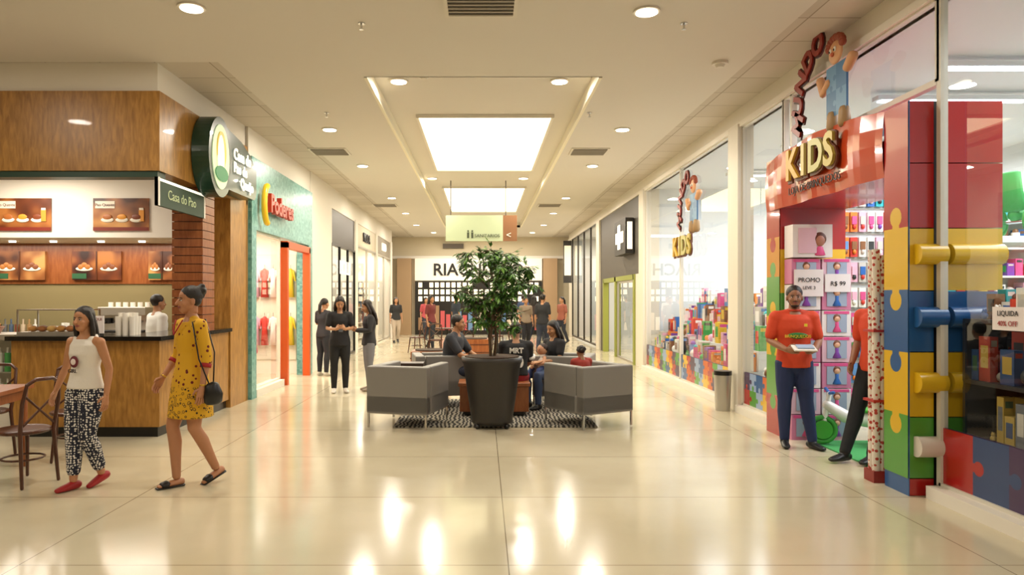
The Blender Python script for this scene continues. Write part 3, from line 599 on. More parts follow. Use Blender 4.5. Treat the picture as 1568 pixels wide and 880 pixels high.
b.bx(-5.35,XL-.02,8.12,8.7,.12,1.1,WOOD); b.bx(-4.2,XL-.02,8.7,10.33,.12,1.1,WOOD); b.bx(-5.33,XL-.06,8.17,8.7,0,.12,BLACK); b.bx(-4.2,XL-.06,8.7,10.33,0,.12,BLACK)
b.bx(-5.38,XL+.03,8.05,8.75,1.1,1.15,GT); b.bx(-4.25,XL+.03,8.75,10.34,1.1,1.15,GT); b.bx(-4.5,-4.49,8.115,8.12,.12,1.1,WOODD); b.done()
b=B('back_counter'); b.bx(-9.5,-4.9,10.5,10.98,0,.95,WOODD); b.bx(-9.5,-4.9,10.48,10.98,.95,.99,GT); b.done()
b=B('espresso_machine'); b.box((0,0,.2),(.7,.4,.3),CHROME); b.box((0,-.1,.4),(.7,.3,.12),ALU); b.box((0,-.22,.1),(.6,.15,.04),BLACK); b.box((0,0,.025),(.66,.36,.05),BLACK)
for x in (-.2,.2): b.cyl((x,-.25,.3),(x,-.25,.22),.04,BLACK); b.cyl((x,-.25,.25),(x,-.4,.24),.012,BLACK)
for i in range(6): b.cyl((-.28+i*.11,0,.46),(-.28+i*.11,0,.53),.035,WHITE)
b.done((-5.3,10.74,.99),bevel=.01)
b=B('stacked_cups')
for i in range(7):
    for j in range(2): b.cyl((i*.09,j*.09,0),(i*.09,j*.09,.12+.05*((i+j)%3)),.03,mat('#f0ece2',.4),r1=.038,n=14)
b.done((-6.4,10.7,.99))
b=B('pastry_display_case'); b.box((0,0,.02),(.75,.4,.04),ALU)
for x in (-.37,.37):
    for y in (-.19,.19): b.box((x,y,.16),(.015,.015,.26),CHROME)
b.box((0,0,.295),(.75,.4,.012),CHROME); b.quad([(-.37,-.19,.04),(.37,-.19,.04),(.37,-.19,.29),(-.37,-.19,.29)],GL)
for i in range(6): b.sph((-.28+i*.11,-.05,.075),(.05,.06,.035),mat(('#c98a3c','#a8642a','#e0b060')[i%3],.6))
for i in range(5): b.sph((-.24+i*.11,.08,.075),(.05,.06,.035),mat(('#8a4a20','#d8a050')[i%2],.6))
b.done((-4.98,8.42,1.15))
b=B('counter_notice'); b.box((0,0,.13),(.27,.02,.2),PWH); b.box((0,.03,.015),(.2,.08,.03),BLACK)
for i,t in enumerate(('FACA AQUI','O SEU','PEDIDO')): b.text(t,(0,-.012,.175-i*.05),(1,0,0),(0,0,1),.045,mat('#7a1a1a'),.001)
b.done((-4.87,8.13,1.45)) if False else b.done((-4.45,8.15,1.15))
b=B('cup_stack_tower')
for i in range(9): b.cyl((i%3*.08,i//3*.07,0),(i%3*.08,i//3*.07,.22+.04*(i%2)),.03,mat('#ece6da',.5),r1=.035,n=12)
b.done((-4.25,8.35,1.15))
b=B('syrup_bottle_row')
for i in range(10): b.cyl((i*.09,0,0),(i*.09,0,.2),.032,PALK[(i*5)%7],n=12); b.cyl((i*.09,0,.2),(i*.09,0,.28),.012,PALK[(i*5)%7],n=8)
b.done((-7.5,10.7,.99))
b=B('drinks_cooler'); b.bx(-6.4,-5.42,8.3,8.9,0,.35,WHITE); b.bx(-6.4,-5.42,8.85,8.9,.35,1.1,WHITE); b.bx(-6.4,-5.42,8.28,8.9,1.1,1.16,ALU)
for z in (.36,.72):
    b.bx(-6.38,-5.44,8.34,8.84,z-.01,z,ALU)
    for i in range(10): b.cyl((-6.33+i*.093,8.42,z),(-6.33+i*.093,8.42,z+.22),.034,(PAL[5],PAL[8],PAL[2],PAL[7])[i%4],n=12); b.cyl((-6.33+i*.093,8.42,z+.22),(-6.33+i*.093,8.42,z+.28),.014,WHITE,n=8)
b.quad([(-6.4,8.29,.35),(-5.42,8.29,.35),(-5.42,8.29,1.1),(-6.4,8.29,1.1)],GL); b.done()
b=B('bread_basket'); b.cyl((0,0,0),(0,0,.08),.13,WOODR,r1=.18)
for i in range(7): a=i*.9; b.sph((.08*math.cos(a),.08*math.sin(a),.1),(.06,.045,.035),mat('#c98f4a',.7))
b.done((-5.95,8.6,1.16))
b=B('coffee_shop_sign'); SGN=mat('#173a2a',.35,coat=.3)
def prism_x(b,pts,xa,xb,m):
    n=len(pts); vs=[(xa,p[0],p[1]) for p in pts]+[(xb,p[0],p[1]) for p in pts]
    fs=[tuple(range(n)),tuple(range(2*n-1,n-1,-1))]+[(i,i+n,(i+1)%n+n,(i+1)%n) for i in range(n)]; b.add(vs,fs,m)
def disc(y,z,ry,rz_,xa,xb,m): prism_x(b,[(y+ry*math.cos(i*math.pi/24),z+rz_*math.sin(i*math.pi/24)) for i in range(48)],xa,xb,m)
disc(9.35,3.42,.42,.52,-3.64,-3.42,SGN)
tab=[(9.4,3.05)]+[(10.75+.12*math.cos(a),3.17+.12*math.sin(a)) for a in (-1.5,-.8,0)]+[(10.87,3.5),(10.6,3.68),(10.2,3.8),(9.8,3.85),(9.4,3.9)]; prism_x(b,tab,-3.64,-3.44,SGN)
disc(9.33,3.42,.3,.42,-3.42,-3.41,mat('#cfe3b8',.5,emit=.4)); disc(9.33,3.5,.16,.25,-3.41,-3.4,mat('#e8c030',.5,emit=.3))
disc(9.3,3.4,.12,.3,-3.405,-3.398,mat('#f6f2e4',.5,emit=.4)); disc(9.33,3.2,.22,.1,-3.405,-3.396,mat('#2f8a50',.5,emit=.15))
LT=mat('#f6f2e4',.4,emit=.8)
b.text('Casa do',(-3.42,9.83,3.5),(0,1,0),(0,0,1),.22,LT,.006,'LEFT',.005); b.text('Pao de',(-3.42,9.83,3.32),(0,1,0),(0,0,1),.2,LT,.006,'LEFT',.005); b.text('Queijo',(-3.42,10.1,3.14),(0,1,0),(0,0,1),.2,LT,.006,'LEFT',.005); b.done()
b=B('green_valance'); b.bx(XL-.02,XL+.02,8.0,9.35,2.62,2.94,mat('#1f3b24',.6))
for y in (8.02,9.33): b.bx(XL-.02,XL+.025,y-.02,y+.02,2.62,2.94,WHITE)
b.bx(XL+.02,XL+.024,8.0,9.35,2.9,2.93,LT); b.text('Casa do Pao',(XL+.022,8.65,2.72),(0,1,0),(0,0,1),.16,mat('#b9c79a'),.003); b.done()
# teal shop
TEAL=mosaic('teal_mosaic'); OR=mat('#cf5518',.35); INT=mat('#efe8d8',.6)
b=B('wall_teal_shop'); b.bx(XL-.2,XL+.05,11.15,15.1,2.67,3.8,TEAL); b.bx(XL-.2,XL+.05,11.15,11.38,0,2.67,TEAL); b.bx(XL-.2,XL+.05,14.8,15.1,0,2.67,TEAL)
b.bx(XL-.2,XL+.0,11.13,15.1,3.8,CZ,WHITE)
b.bx(-7.6,-7.5,11.15,15.2,0,3.2,INT); b.bx(-7.5,-3.9,15.05,15.15,0,3.2,INT); b.bx(-7.5,-3.9,11.15,11.2,0,3.0,INT); b.bx(-7.5,-3.85,11.2,15.1,3.0,3.1,INT); b.done()
b=B('door_frame_orange')
for y in (13.05,14.7): b.bx(XL-.04,XL+.1,y-.05,y+.05,0,2.6,OR)
b.bx(XL-.04,XL+.1,13,14.75,2.5,2.62,OR); b.done()
window('window_6',XL-.05,11.4,12.95,.12,2.65,[],mat('#f0e8d8',.5))
b=B('trim_2'); b.bx(XL-.2,XL+.06,11.38,12.95,0,.12,WHITE); b.done()
area('teal_shop_lamp',(-5.3,13.2,2.95),2,190,(1,.92,.78),sy=2.5)
b=B('fashion_shop_sign')
b.tube([(-3.5,11.62+.16*math.cos(a),3.1+.3*math.sin(a)) for a in [math.pi*.5+i*math.pi/10 for i in range(11)]],[.05]*11,mat('#e8b422',.3,emit=.2),8)
b.text('Poderes',(-3.5,12.4,3.0),(0,1,0),(0,0,1),.42,mat('#b03018',.3,emit=.1),.04,bold=.012); b.done()
def dress(b,h=1.5,w=.2,c='#fff'):
    m=mat(c,.8,bump=.3,bs=15); b.tube([(0,0,h-.95),(0,0,h-.6),(0,0,h-.32),(0,0,h-.1),(0,0,h)],[(w*1.3,w*.9),(w,w*.7),(w*.65,w*.5),(w*.85,w*.5),(w*.3,w*.25)],m,14)
for i,(x,y,c) in enumerate(((-4.05,11.8,'#e8a090'),(-4.2,12.5,'#f0e0c0'),(-4.5,13.6,'#d8306a'),(-4.75,14.2,'#e2508a'),(-5.0,13.2,'#f2c8d0'))):
    b=B('dress_mannequin'); dress(b,c=c); b.cyl((0,0,0),(0,0,.6),.015,CHROME); b.cyl((0,0,0),(0,0,.02),.15,CHROME); sk=mat('#e6d8c4',.4)
    b.tube([(0,0,1.46),(0,0,1.56)],[.04,.035],sk); b.sph((0,0,1.66),(.07,.085,.11),sk)
    for s_ in (-1,1): b.tube([(s_*.13,0,1.42),(s_*.2,0,1.15),(s_*.18,-.04,.9)],[.035,.03,.02],sk)
    b.done((x,y,0),1.2)
shelf_x('clothing_shelf',-7.45,1,11.6,14.9,.3,2.4,4,[PAL[0],PAL[1],PAL[7],PAL[4],PAL[8]],.4)
b=B('clothes_rack'); b.cyl((-6.8,14.8,1.55),(-5.4,14.8,1.55),.015,CHROME)
for x in (-6.8,-5.4): b.cyl((x,14.8,0),(x,14.8,1.55),.015,CHROME)
for i in range(18): b.tube([(-6.7+i*.07,14.8,1.5),(-6.7+i*.07,14.8,1.3),(-6.7+i*.07,14.8,.7)],[(.02,.05),(.025,.17),(.03,.19)],random.choice(PAL[:9]),8)
b.done()
b=B('wall_clothes_display'); b.bx(-5.2,-3.92,15.02,15.04,.3,2.5,mat('#e4dcc8'))
for i in range(7):
    m_=(PAL[0],PAL[1],PAL[7],PAL[4],PAL[3])[(i*3)%5]; x=-5.1+i*.18
    for z in (2.2,1.2):
        b.tube([(x,14.95,z),(x,14.95,z-.06),(x,14.95,z-.25),(x,14.95,z-.6)],[(.02,.02),(.075,.03),(.055,.03),(.085,.035)],m_,8,(1,0,0),False); b.cyl((x,14.95,z+.08),(x,14.95,z),.006,CHROME,n=6)
        for s_ in (-1,1): b.tube([(x+s_*.06,14.95,z-.05),(x+s_*.1,14.94,z-.25)],[.022,.018],m_,6)
b.done()
b=B('wall_left_corridor'); DKH=mat('#3a3430',.4)
b.bx(XL-.2,XL+.02,15.1,17.2,0,CZ,WHITE); b.bx(XL-.2,XL+.02,17.2,28.5,3.75,CZ,WHITE)
b.bx(XL-.15,XL+.0,17.2,20.4,2.9,3.75,DKH); b.bx(XL-.2,XL+.04,20.3,20.7,0,3.8,WHITE); b.bx(XL-.2,XL+.04,24.2,24.6,0,3.8,WHITE); b.bx(XL-.2,XL+.04,28.0,28.5,0,3.8,WHITE)
b.bx(XL-.15,XL,20.7,24.2,3.1,3.75,mat('#cfc3aa',.5)); b.bx(XL-.15,XL,24.6,28,3.1,3.75,mat('#8c8272',.5))
b.bx(-7,-6.9,15.2,28.5,0,3.8,INT); b.bx(-7,-3.9,28.4,28.5,0,3.8,INT); b.bx(-7,-3.9,20.4,20.5,0,3.8,INT); b.bx(-7,-3.8,15.2,28.5,3.76,3.84,INT); b.done()
window('window_7',XL,17.2,20.3,.08,2.9,[18.2,19.3],BLACK); window('window_8',XL,20.7,24.2,.08,3.1,[22.4]); window('window_9',XL,24.6,28,.08,3.1,[26.2])
shelf_x('shoe_shelf',-4.9,1,17.3,20.2,.1,2.6,5,PALK,.5,BLACK); shelf_x('clothing_shelf',-5.1,1,20.8,24.1,.1,2.4,4,PALK,.5); shelf_x('clothing_shelf',-5.1,1,24.7,27.9,.1,2.4,4,PALK,.5)
area('shop_lamp',(-4.4,18.8,3.6),.8,90,sy=2.5); area('shop_lamp',(-4.4,22.5,3.6),.8,160,sy=3); area('shop_lamp',(-4.4,26.3,3.6),.8,160,sy=3)
b=B('shop_name_sign'); b.text('HOLLI',(XL+.04,18.75,2.2),(0,1,0),(0,0,1),.5,LT,.01); b.text('MODA',(XL+.03,22.3,3.3),(0,1,0),(0,0,1),.4,BLACK,.02); b.text('LUPO',(XL+.03,26.2,3.3),(0,1,0),(0,0,1),.4,LT,.02); b.done()
area('end_wall_lamp',(0,29,4.1),3,130,sy=1)
# ---------------------------------------------------------------- furniture
SOFA=mat('#807d78',.45,bump=.08,bs=220,name='gray_leather')
def armchair(name,loc,rz):
    b=B(name); W,D,Hh=.78,.82,.75; SF=mat('#8d8a84',.45,name='gray_cushion')
    b.box((0,0,.29),(W,D,.22),SOFA); b.box((0,-D/2+.07,.46),(W,.14,Hh-.18),SOFA)
    for s in (-1,1): b.box((s*(W/2-.06),.075,.46),(.12,D-.15,Hh-.18),SOFA)
    b.box((0,.08,.47),(W-.25,D-.18,.14),SF); b.box((0,-.22,.6),(W-.26,.1,.2),SF,R=Matrix.Rotation(.12,4,'X'))
    o=b.done(loc,rz,bevel=.018)
    c=B('legs')
    for x in (-W/2+.02,W/2-.02):
        for y in (-D/2+.02,D/2-.02): c.box((x,y,.095),(.022,.022,.19),CHROME)
        c.box((x,0,.18),(.02,D-.04,.016),CHROME)
    for y in (-D/2+.02,D/2-.02): c.box((0,y,.18),(W-.04,.02,.016),CHROME)
    q=c.done(); q.parent=o
    return o
armchair('armchair',(-.93,8.98,.012),math.radians(-15.6)); armchair('armchair',(1.32,9.03,.012),math.radians(30))
armchair('armchair',(-.62,10.6,.012),math.radians(-80)); armchair('armchair',(1.2,10.5,.012),math.radians(75))
b=B('zebra_rug'); b.box((.15,9.95,.006),(2.5,2.4,.012),zebra()); b.done()
b=B('wood_bench'); b.box((.15,9.75,.24),(.92,.46,.34),WOODR); b.box((.15,9.75,.43),(.96,.5,.05),WOODR); b.box((.15,9.75,.045),(.8,.36,.06),BLACK); b.done(bevel=.008)
b=B('side_table'); b.box((-.98,9.83,.6),(.4,.36,.04),WOODD); b.box((-.98,9.83,.66),(.34,.3,.08),mat('#3c2a22',.4)); b.box((-.98,9.83,.3),(.06,.06,.58),WOODD); b.box((-.98,9.83,.03),(.3,.28,.03),WOODD); b.done()
# potted tree
b=B('potted_ficus_tree'); POT=mat('#2e2a26',.45,bump=.1,bs=120)
b.add(*tubegeo([(0,0,.06),(0,0,.1),(0,0,.78),(0,0,.8),(0,0,.86),(0,0,.861)],[.25,.255,.355,.37,.375,.345],40,None,False),POT,True)
b.cyl((0,0,.84),(0,0,.872),.335,mat('#4a3526',.9,bump=1,bs=40)); b.box((0,0,.045),(.34,.34,.03),BLACK)
for x in (-.18,.18):
    for y in (-.18,.18): b.sph((x,y,.03),.03,BLACK,8,6)
BK=mat('#5a4630',.8,bump=.5,bs=50)
random.seed(11); tips=[]
for st in range(3):
    a=st*2.1; p=V((.03*math.cos(a),.03*math.sin(a),.86)); pts=[p]
    for i in range(5): p=p+V((.012*math.cos(a+i),.012*math.sin(a+i),.12)); pts.append(p)
    b.tube(pts,[.02,.018,.016,.015,.013,.012],BK,8)
    for k in range(8):
        q=pts[3+k%3]; an=random.random()*6.28; L=random.uniform(.28,.5); up=random.uniform(.1,1.6)
        d=V((math.cos(an)*1.2,math.sin(an),up)).normalized(); e1=q+d*L*.6; e2=q+d*L*1.15+V((0,0,.03)); b.tube([q,e1,e2],[.01,.007,.003],BK,6); tips+=[e1,e2]
LV=[mat(c,.42) for c in ('#35591f','#457329','#5a8c38','#2a4a1b','#76a545')]
def leaf(b,p,d,s,m):
    d=d.normalized(); sd=d.cross(V((0,0,1))); sd=sd.normalized() if sd.length>.01 else V((1,0,0)); n=sd.cross(d)
    b.add([p,p+d*s*.45+sd*s*.2-n*s*.03,p+d*s-n*s*.12,p+d*s*.45-sd*s*.2-n*s*.03,p+d*s*.5+n*s*.04],[(0,1,4),(1,2,4),(2,3,4),(3,0,4)],m)
CC=V((.0,0,1.87)); clumps=[]
for i in range(58):
    while True:
        q=V((random.uniform(-1,1),random.uniform(-1,1),random.uniform(-1,1)))
        if .4<q.length<1: break
    clumps.append(CC+V((q.x*.54,q.y*.46,q.z*.37-.05*(abs(q.x)>.6))))
clumps+=tips[::2]
for c0 in clumps:
    b.tube([CC+V((0,0,-.2)).lerp(c0-CC,.25),c0],[.004,.002],BK,4)
    for _ in range(8):
        dr=V((random.gauss(0,1),random.gauss(0,1),random.gauss(-.15,.5))).normalized(); c=c0+dr*random.uniform(.02,.08)
        b.tube([c0,c+dr*.05],[.002,.0012],BK,4)
        for k in range(6):
            dd=Matrix.Rotation(random.uniform(-1.2,1.2),3,'Z')@dr; dd.z-=random.uniform(0,.8)
            leaf(b,c+dr*random.uniform(-.05,.05),dd,random.uniform(.06,.105),random.choice(LV))
b.done((.11,8.82,0))
for x,y in ((-.95,13.2),(-.2,17.0)):
    b=B('wooden_planter'); b.box((0,0,.32),(.7,.7,.6),WOODR)
    for z in (.15,.32,.5): b.box((0,0,z),(.72,.72,.02),WOODD)
    b.cyl((0,0,.62),(0,0,.64),.3,mat('#3a2a1c',.9)); b.done((x,y,0))
def bistro_chair(name,loc,rz,m=WOODD):
    b=B(name)
    b.cyl((0,0,.44),(0,0,.47),.2,m,n=28); b.tube([(.2*math.cos(a),.2*math.sin(a),.455) for a in [i*math.pi/10 for i in range(21)]],[.018]*21,m,8,(0,0,1))
    for x in (-1,1):
        b.tube([(x*.15,-.14,.44),(x*.19,-.19,0.01)],[.018,.013],m,8)
        b.tube([(x*.17,.2,0.01),(x*.155,.16,.45),(x*.17,.2,.7),(x*.15,.23,.86)],[.014,.018,.016,.014],m,8)
        b.tube([(-x*.16,.17,.5),(x*.165,.21,.78)],[.01,.01],m,8)
    b.tube([(-.15,.23,.86),(-.08,.24,.9),(.08,.24,.9),(.15,.23,.86)],[.016]*4,m,8)
    b.tube([(.16*math.cos(a),.16*math.sin(a),.22) for a in [i*math.pi/8 for i in range(17)]],[.009]*17,m,6,(0,0,1))
    return b.done(loc,rz)
bistro_chair('bistro_chair',(-4.05,7.1,0),.5); bistro_chair('bistro_chair',(-3.93,6.12,0),-1.9); bistro_chair('bistro_chair',(-4.95,7.1,0),-.2)
b=B('cafe_table'); b.box((0,0,.75),(.8,.8,.035),WOODR)
for x in (-.34,.34):
    for y in (-.34,.34): b.tube([(x,y,.73),(x,y,0.01)],[.03,.022],WOODR,10)
    b.box((x,0,.68),(.03,.66,.08),WOODR)
for y in (-.34,.34): b.box((0,y,.68),(.66,.03,.08),WOODR)
b.done((-4.6,6.35,0),.15)
for x,y in ((-1.3,19.3),(-.5,20.7),(.9,19.0),(.4,21.5),(-1.9,20.6)):
    bistro_chair('bistro_chair',(x,y,0),random.random()*6)
for x,y in ((-1.0,20.0),(.4,20.2)):
    b=B('kiosk_table'); b.cyl((0,0,.72),(0,0,.75),.35,WOODD); b.cyl((0,0,.02),(0,0,.72),.03,BLACK); b.cyl((0,0,0),(0,0,.02),.22,BLACK); b.done((x,y,0))
# ---------------------------------------------------------------- people
def leo_mat():
    m,nt,p,mp=nodes_mat('spotted_tunic_print',.8)
    v=nt.nodes.new('ShaderNodeTexVoronoi'); v.inputs['Scale'].default_value=20; v.inputs['Randomness'].default_value=.8; nt.links.new(mp.outputs[0],v.inputs['Vector'])
    r1=ramp(nt,v.outputs['Distance'],[(0,'#6a1a14'),(.24,'#d9a51c')],True)
    v2=nt.nodes.new('ShaderNodeTexVoronoi'); v2.inputs['Scale'].default_value=34; nt.links.new(mp.outputs[0],v2.inputs['Vector'])
    r2=ramp(nt,v2.outputs['Distance'],[(0,'#c99a22'),(.3,'#2a1f14'),(.42,'#d9a51c')],True)
    sx=nt.nodes.new('ShaderNodeSeparateXYZ'); nt.links.new(mp.outputs[0],sx.inputs[0])
    st=nt.nodes.new('ShaderNodeMath'); st.operation='LESS_THAN'; st.inputs[1].default_value=.86; nt.links.new(sx.outputs['Z'],st.inputs[0])
    mx=nt.nodes.new('ShaderNodeMix'); mx.data_type='RGBA'; nt.links.new(st.outputs[0],mx.inputs[0]); nt.links.new(r1.outputs[0],mx.inputs[6]); nt.links.new(r2.outputs[0],mx.inputs[7])
    nt.links.new(mx.outputs[2],p.inputs['Base Color']); return m
LEO=leo_mat(); POL=voro('polka_print',44,[(0,'#e4e0da'),(.4,'#1a1f33')],.8,.45)
HM1=mat('#1a120e',.45,bump=.25,bs=110,name='hair_1a120e')
def girl_x(o,J):
    o.sph((0,-.132,1.2),(.05,.012,.055),mat('#6e2530',.7)); o.sph((0,-.14,1.2),(.03,.01,.03),mat('#e6d8d4',.7)); o.text('GIRL',(0,-.15,1.1),(1,0,0),(0,0,1),.05,mat('#3a2428'),.003)
    o.tube([(-.05,.05,1.62),(-.1,.08,1.5),(-.15,.1,1.38),(-.17,.11,1.27)],[.04,.05,.045,.015],HM1,10)
person('girl_walking',(-3.32,5.98,0),-.28,1.5,dict(kR=(-.08,-.06,.5),aR=(-.05,-.09,.085),fR=(-.2,-1,-.02),kL=(.07,-.05,.5),aL=(.07,.12,.12),fL=(-.15,-1,-.3),
   eR=(-.27,.04,1.13),wR=(-.33,-.02,.91),eL=(.22,.06,1.12),wL=(.24,.0,.88),H=(0,-.03,1.59)),skin='#bd8660',hs='long',top='#e9e3da',hem=-.02,sleeve=0,bot=POL,botlen=1.8,shoe='#a01c20',foot='flat',hyaw=.1,extra=girl_x,vox=.01,loose=.018)
def bag_x(o,J):
    o.tube([(.29,.05,.88),(.29,.06,.8),(.29,.06,.74)],[(.035,.06),(.045,.085),(.035,.08)],BLACK,12); o.tube([(.29,.06,.88),(.25,.09,1.15),(.17,.05,1.43),(.16,-.06,1.41),(.26,-.05,1.1),(.29,.02,.9)],[.006]*6,BLACK,6)
    for sd in 'RL':
        w=J['w'+sd]; e=J['e'+sd]; p=e.lerp(w,.2); q=e.lerp(w,.34); o.tube([p,q],[.048,.046],mat('#a01c20',.7),12,cap=False)
        o.tube([w-(w-e)*.08,w-(w-e)*.02],[.027,.026],mat('#c9a040',.3,.8),12,cap=False)
    o.tube([(-.06,-.1,1.42),(-.03,-.135,1.34),(0,-.145,1.3),(.03,-.135,1.34),(.06,-.1,1.42)],[.006]*5,mat('#a01c20',.7),6)
person('woman_in_yellow_tunic',(-2.47,6.05,0),-.75,1.67,dict(hipR=(-.09,0,.9),kR=(-.08,-.12,.51),aR=(-.05,-.1,.085),fR=(-.05,-1,0),kL=(.07,.0,.5),aL=(.05,.2,.13),fL=(.05,-1,-.4),
   eR=(-.24,.0,1.11),wR=(-.25,-.13,.92),eL=(.235,.03,1.11),wL=(.26,-.02,.87)),skin='#b57e5a',hs='bun',top=LEO,hem=-.66,sleeve=1.25,botlen=0,shoe='#181414',foot='sandal',tunic=True,hyaw=-.1,extra=bag_x,vox=.01)
def man_x(o,J):
    o.box((0,-.37,1.075),(.22,.15,.012),WHITE,R=Matrix.Rotation(.3,4,'X')); o.box((.01,-.36,1.09),(.16,.1,.012),mat('#9ab0c8'),R=Matrix.Rotation(.3,4,'X')); o.text('BRINQUEDOS',(0,-.152,1.17),(1,0,0),(0,0,1),.042,mat('#e8d23a'),.003); o.sph((0,-.142,1.19),(.1,.01,.032),mat('#2a7a3a'))
    o.box((.08,-.14,1.3),(.03,.008,.03),mat('#e8d23a'))
OSH=mat('#d04420',.75,bump=.5,bs=8,name='orange_polo')
person('shop_attendant',(3.3,7.6,0),-.15,1.7,dict(kR=(-.1,-.02,.5),aR=(-.09,.02,.085),kL=(.11,-.05,.5),aL=(.17,-.05,.085),fL=(.5,-1,0),eR=(-.25,.0,1.13),wR=(-.14,-.25,1.05),hR=(.6,-.6,.0),eL=(.25,.0,1.13),wL=(.14,-.25,1.05),hL=(-.6,-.6,.0),tR=(0,0,1),tL=(0,0,1)),
   fem=False,skin='#94664a',hs='short',top=OSH,hem=-.16,sleeve=.8,bot='#1f2c55',shoe='#121212',beard=True,extra=man_x,vox=.01,curl=.6,collar='#b83a1c',hyaw=-.15)
person('shop_attendant',(3.84,6.95,.012),-1.15,1.72,dict(kR=(-.1,-.16,.51),aR=(-.1,-.34,.085),kL=(.1,-.1,.5),aL=(.08,-.2,.085),eR=(-.24,.02,1.12),wR=(-.18,-.14,.92)),
   fem=False,skin='#94664a',hs='short',top=OSH,hem=-.16,sleeve=.8,bot='#15161a',shoe='#121212',vox=.011)
def phone_x(o,J): o.box((0,-.31,1.15),(.07,.012,.14),BLACK,R=Matrix.Rotation(-.6,4,'X'))
PH=dict(eR=(-.22,-.02,1.14),wR=(-.08,-.24,1.14),hR=(.3,-.4,.2),eL=(.22,-.02,1.14),wL=(.08,-.24,1.14),hL=(-.3,-.4,.2),tR=(0,0,1),tL=(0,0,1),H=(0,-.05,1.585))
person('woman_with_phone',(-2.4,12.0,0),.25,1.6,PH,skin='#b5835f',hs='long',top='#191719',hem=-.2,sleeve=.7,bot='#161618',shoe='#d8d0c4',hpitch=.45,extra=phone_x,vox=.014,curl=.9)
person('woman_in_jacket',(-1.95,12.25,0),-1.25,1.54,dict(PH),skin='#b5835f',hair='#20140e',hs='long',top='#2c2b2e',hem=-.15,sleeve=2,bot='#77767a',shoe='#8a7a6a',hpitch=.3,vox=.014,curl=.7)
person('shopper_standing',(-3.25,14.6,0),2.6,1.57,dict(PH),skin='#b5835f',hs='pony',top='#242226',hem=-.15,sleeve=.8,bot='#1b1c22',shoe='#b0a898',vox=.016)
person('man_seated',(-.45,10.5,0.012),1.25,1.74,dict(SIT,N=(0,-.05,1.03),H=(0,-.1,1.175),sR=(-.165,-.04,.965),sL=(.165,-.04,.965),eR=(-.21,-.2,.74),wR=(-.1,-.4,.66),eL=(.21,-.2,.74),wL=(.1,-.4,.66)),fem=False,skin='#b07e5a',hs='short',top='#34363c',hem=0,sleeve=.8,bot='#2a2f40',vox=.014,hyaw=.1)
def jer_x(o,J):
    W_=mat('#f0ece4',.6); o.text('MRT',(0,.165,.87),(-1,0,0),(0,0,1),.1,W_,.012,bold=.004); o.text('20',(0,.17,.67),(-1,0,0),(0,0,1),.2,W_,.014,bold=.008)
    for s in (-1,1): o.tube([(s*.215,-.02,.82),(s*.22,-.04,.78)],[.066,.064],W_,12,cap=False)
person('boy_in_jersey',(.45,9.83,.012),math.pi,1.62,dict(SIT),fem=False,skin='#a87a58',hs='short',top='#17171a',hem=0,sleeve=.8,bot='#8c1d22',botlen=1,vox=.014,extra=jer_x)
def baby_x(o,J):
    S2=mat('#bd8a68',.5); o.sph((.02,-.24,.87),(.075,.08,.085),S2); o.sph((.02,-.22,.895),(.078,.08,.075),mat('#2a1a12',.6)); o.tube([(.02,-.24,.8),(.02,-.24,.7),(.02,-.24,.58)],[.05,.085,.08],mat('#e6dcd2',.8),12)
    o.sph((.02,-.325,.862),(.01,.012,.01),S2,8,6)
    for s in (-1,1): o.sph((.02+s*.028,-.314,.876),(.008,.006,.006),IRIS,8,6)
    for s in (-1,1): o.tube([(.02+s*.05,-.26,.6),(.02+s*.09,-.38,.58),(.02+s*.09,-.42,.46)],[.045,.04,.03],mat('#3a4a7a',.8),10); o.tube([(.02+s*.07,-.25,.76),(.02+s*.12,-.3,.68),(.02+s*.06,-.36,.66)],[.03,.026,.02],S2,8)
person('mother_with_baby',(1.02,10.4,.012),-.95,1.62,dict(SIT,wR=(-.04,-.34,.66),wL=(.1,-.34,.7)),skin='#b98862',hs='long',top='#1b1b1f',hem=0,sleeve=.6,bot='#3c4c6c',shoe='#181818',vox=.014,hpitch=.3,extra=baby_x)
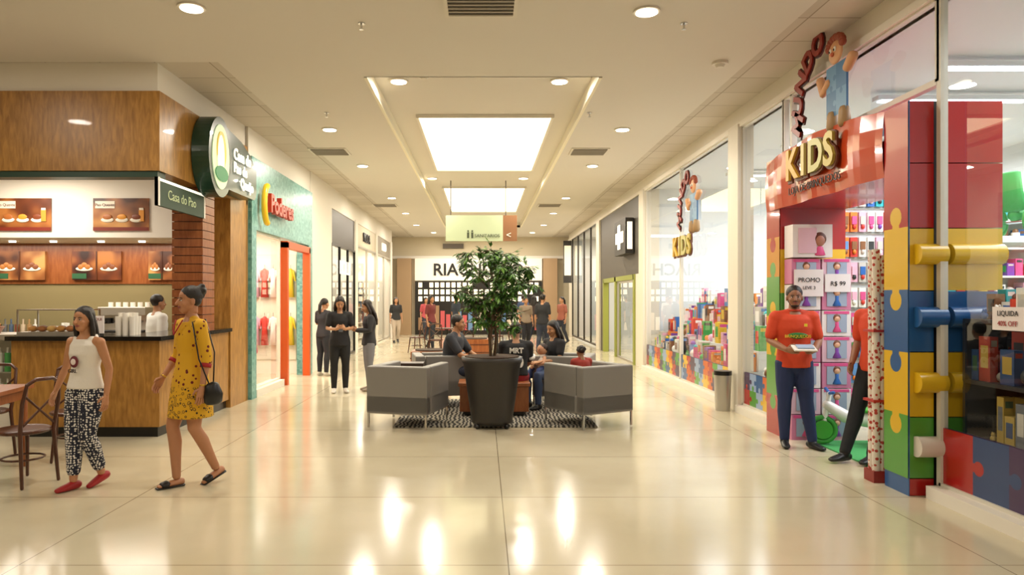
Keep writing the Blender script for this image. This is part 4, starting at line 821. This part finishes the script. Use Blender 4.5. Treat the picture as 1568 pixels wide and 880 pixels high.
person('child_seated',(1.25,9.14,0.012),math.radians(205),1.05,dict({k:(V(x)+V((0,0,.27)) if isinstance(x,tuple) and k[0] not in 'tf' else x) for k,x in SIT.items()},H=(0,-.02,1.43)),fem=False,skin='#a87a58',hs='curly',top='#a33a30',hem=0,sleeve=.6,bot='#2a3a5a',vox=.016)
person('barista',(-4.5,9.9,0),2.4,1.62,{},fem=False,skin='#a87a58',hs='short',top='#dcdcd6',hem=-.1,sleeve=.8,bot='#2a2a2a',vox=.016)
for x,y,rz,H_,tp,bt,hs in ((-3.1,25.5,.3,1.6,'#2a2a2c','#b8a898','long'),(1.75,24.5,2.5,1.65,'#3a2a2a','#1e2230','long'),(2.25,26.5,.4,1.7,'#1c1c20','#30343c','short'),(2.75,25,-.9,1.62,'#9a5a4a','#2a2e3a','pony'),
   (-1.6,22,1.0,1.65,'#703030','#20242c','long'),(1.7,20.4,2.8,1.68,'#26262a','#2a3040','short'),(1.35,22.6,.2,1.6,'#8a7a6a','#1c1c24','bun'),(-.9,24,2.2,1.7,'#2c3440','#1c1c24','short'),(-2.2,27.5,.5,1.6,'#b04a50','#2a2e3a','long'),(.3,27,.1,1.66,'#e0d8cc','#23262e','pony'),(1.6,28.5,3,1.7,'#3a4a6a','#1c1c24','short')):
    person('shopper_walking',(x,y,0),rz,H_,dict(kR=(-.1,-.12,.5),aR=(-.1,-.14,.085),kL=(.1,.0,.5),aL=(.1,.2,.13),fL=(0,-1,-.4)),skin='#b5835f',hs=hs,top=tp,hem=-.15,sleeve=.8,bot=bt,vox=.022)
# ---------------------------------------------------------------- camera / world
w=bpy.data.worlds.new('World'); scene.world=w; w.use_nodes=True; w.node_tree.nodes['Background'].inputs[0].default_value=(1,.92,.8,1); w.node_tree.nodes['Background'].inputs[1].default_value=.3
cam=bpy.data.cameras.new('camera'); co=bpy.data.objects.new('camera',cam); scene.collection.objects.link(co); scene.camera=co
co.location=(0,0,1.58); co.rotation_euler=(math.pi/2,0,0); cam.sensor_width=36; cam.lens=36*1100/1573; cam.shift_x=44.5/1573; cam.shift_y=16.5/1573; cam.clip_end=100
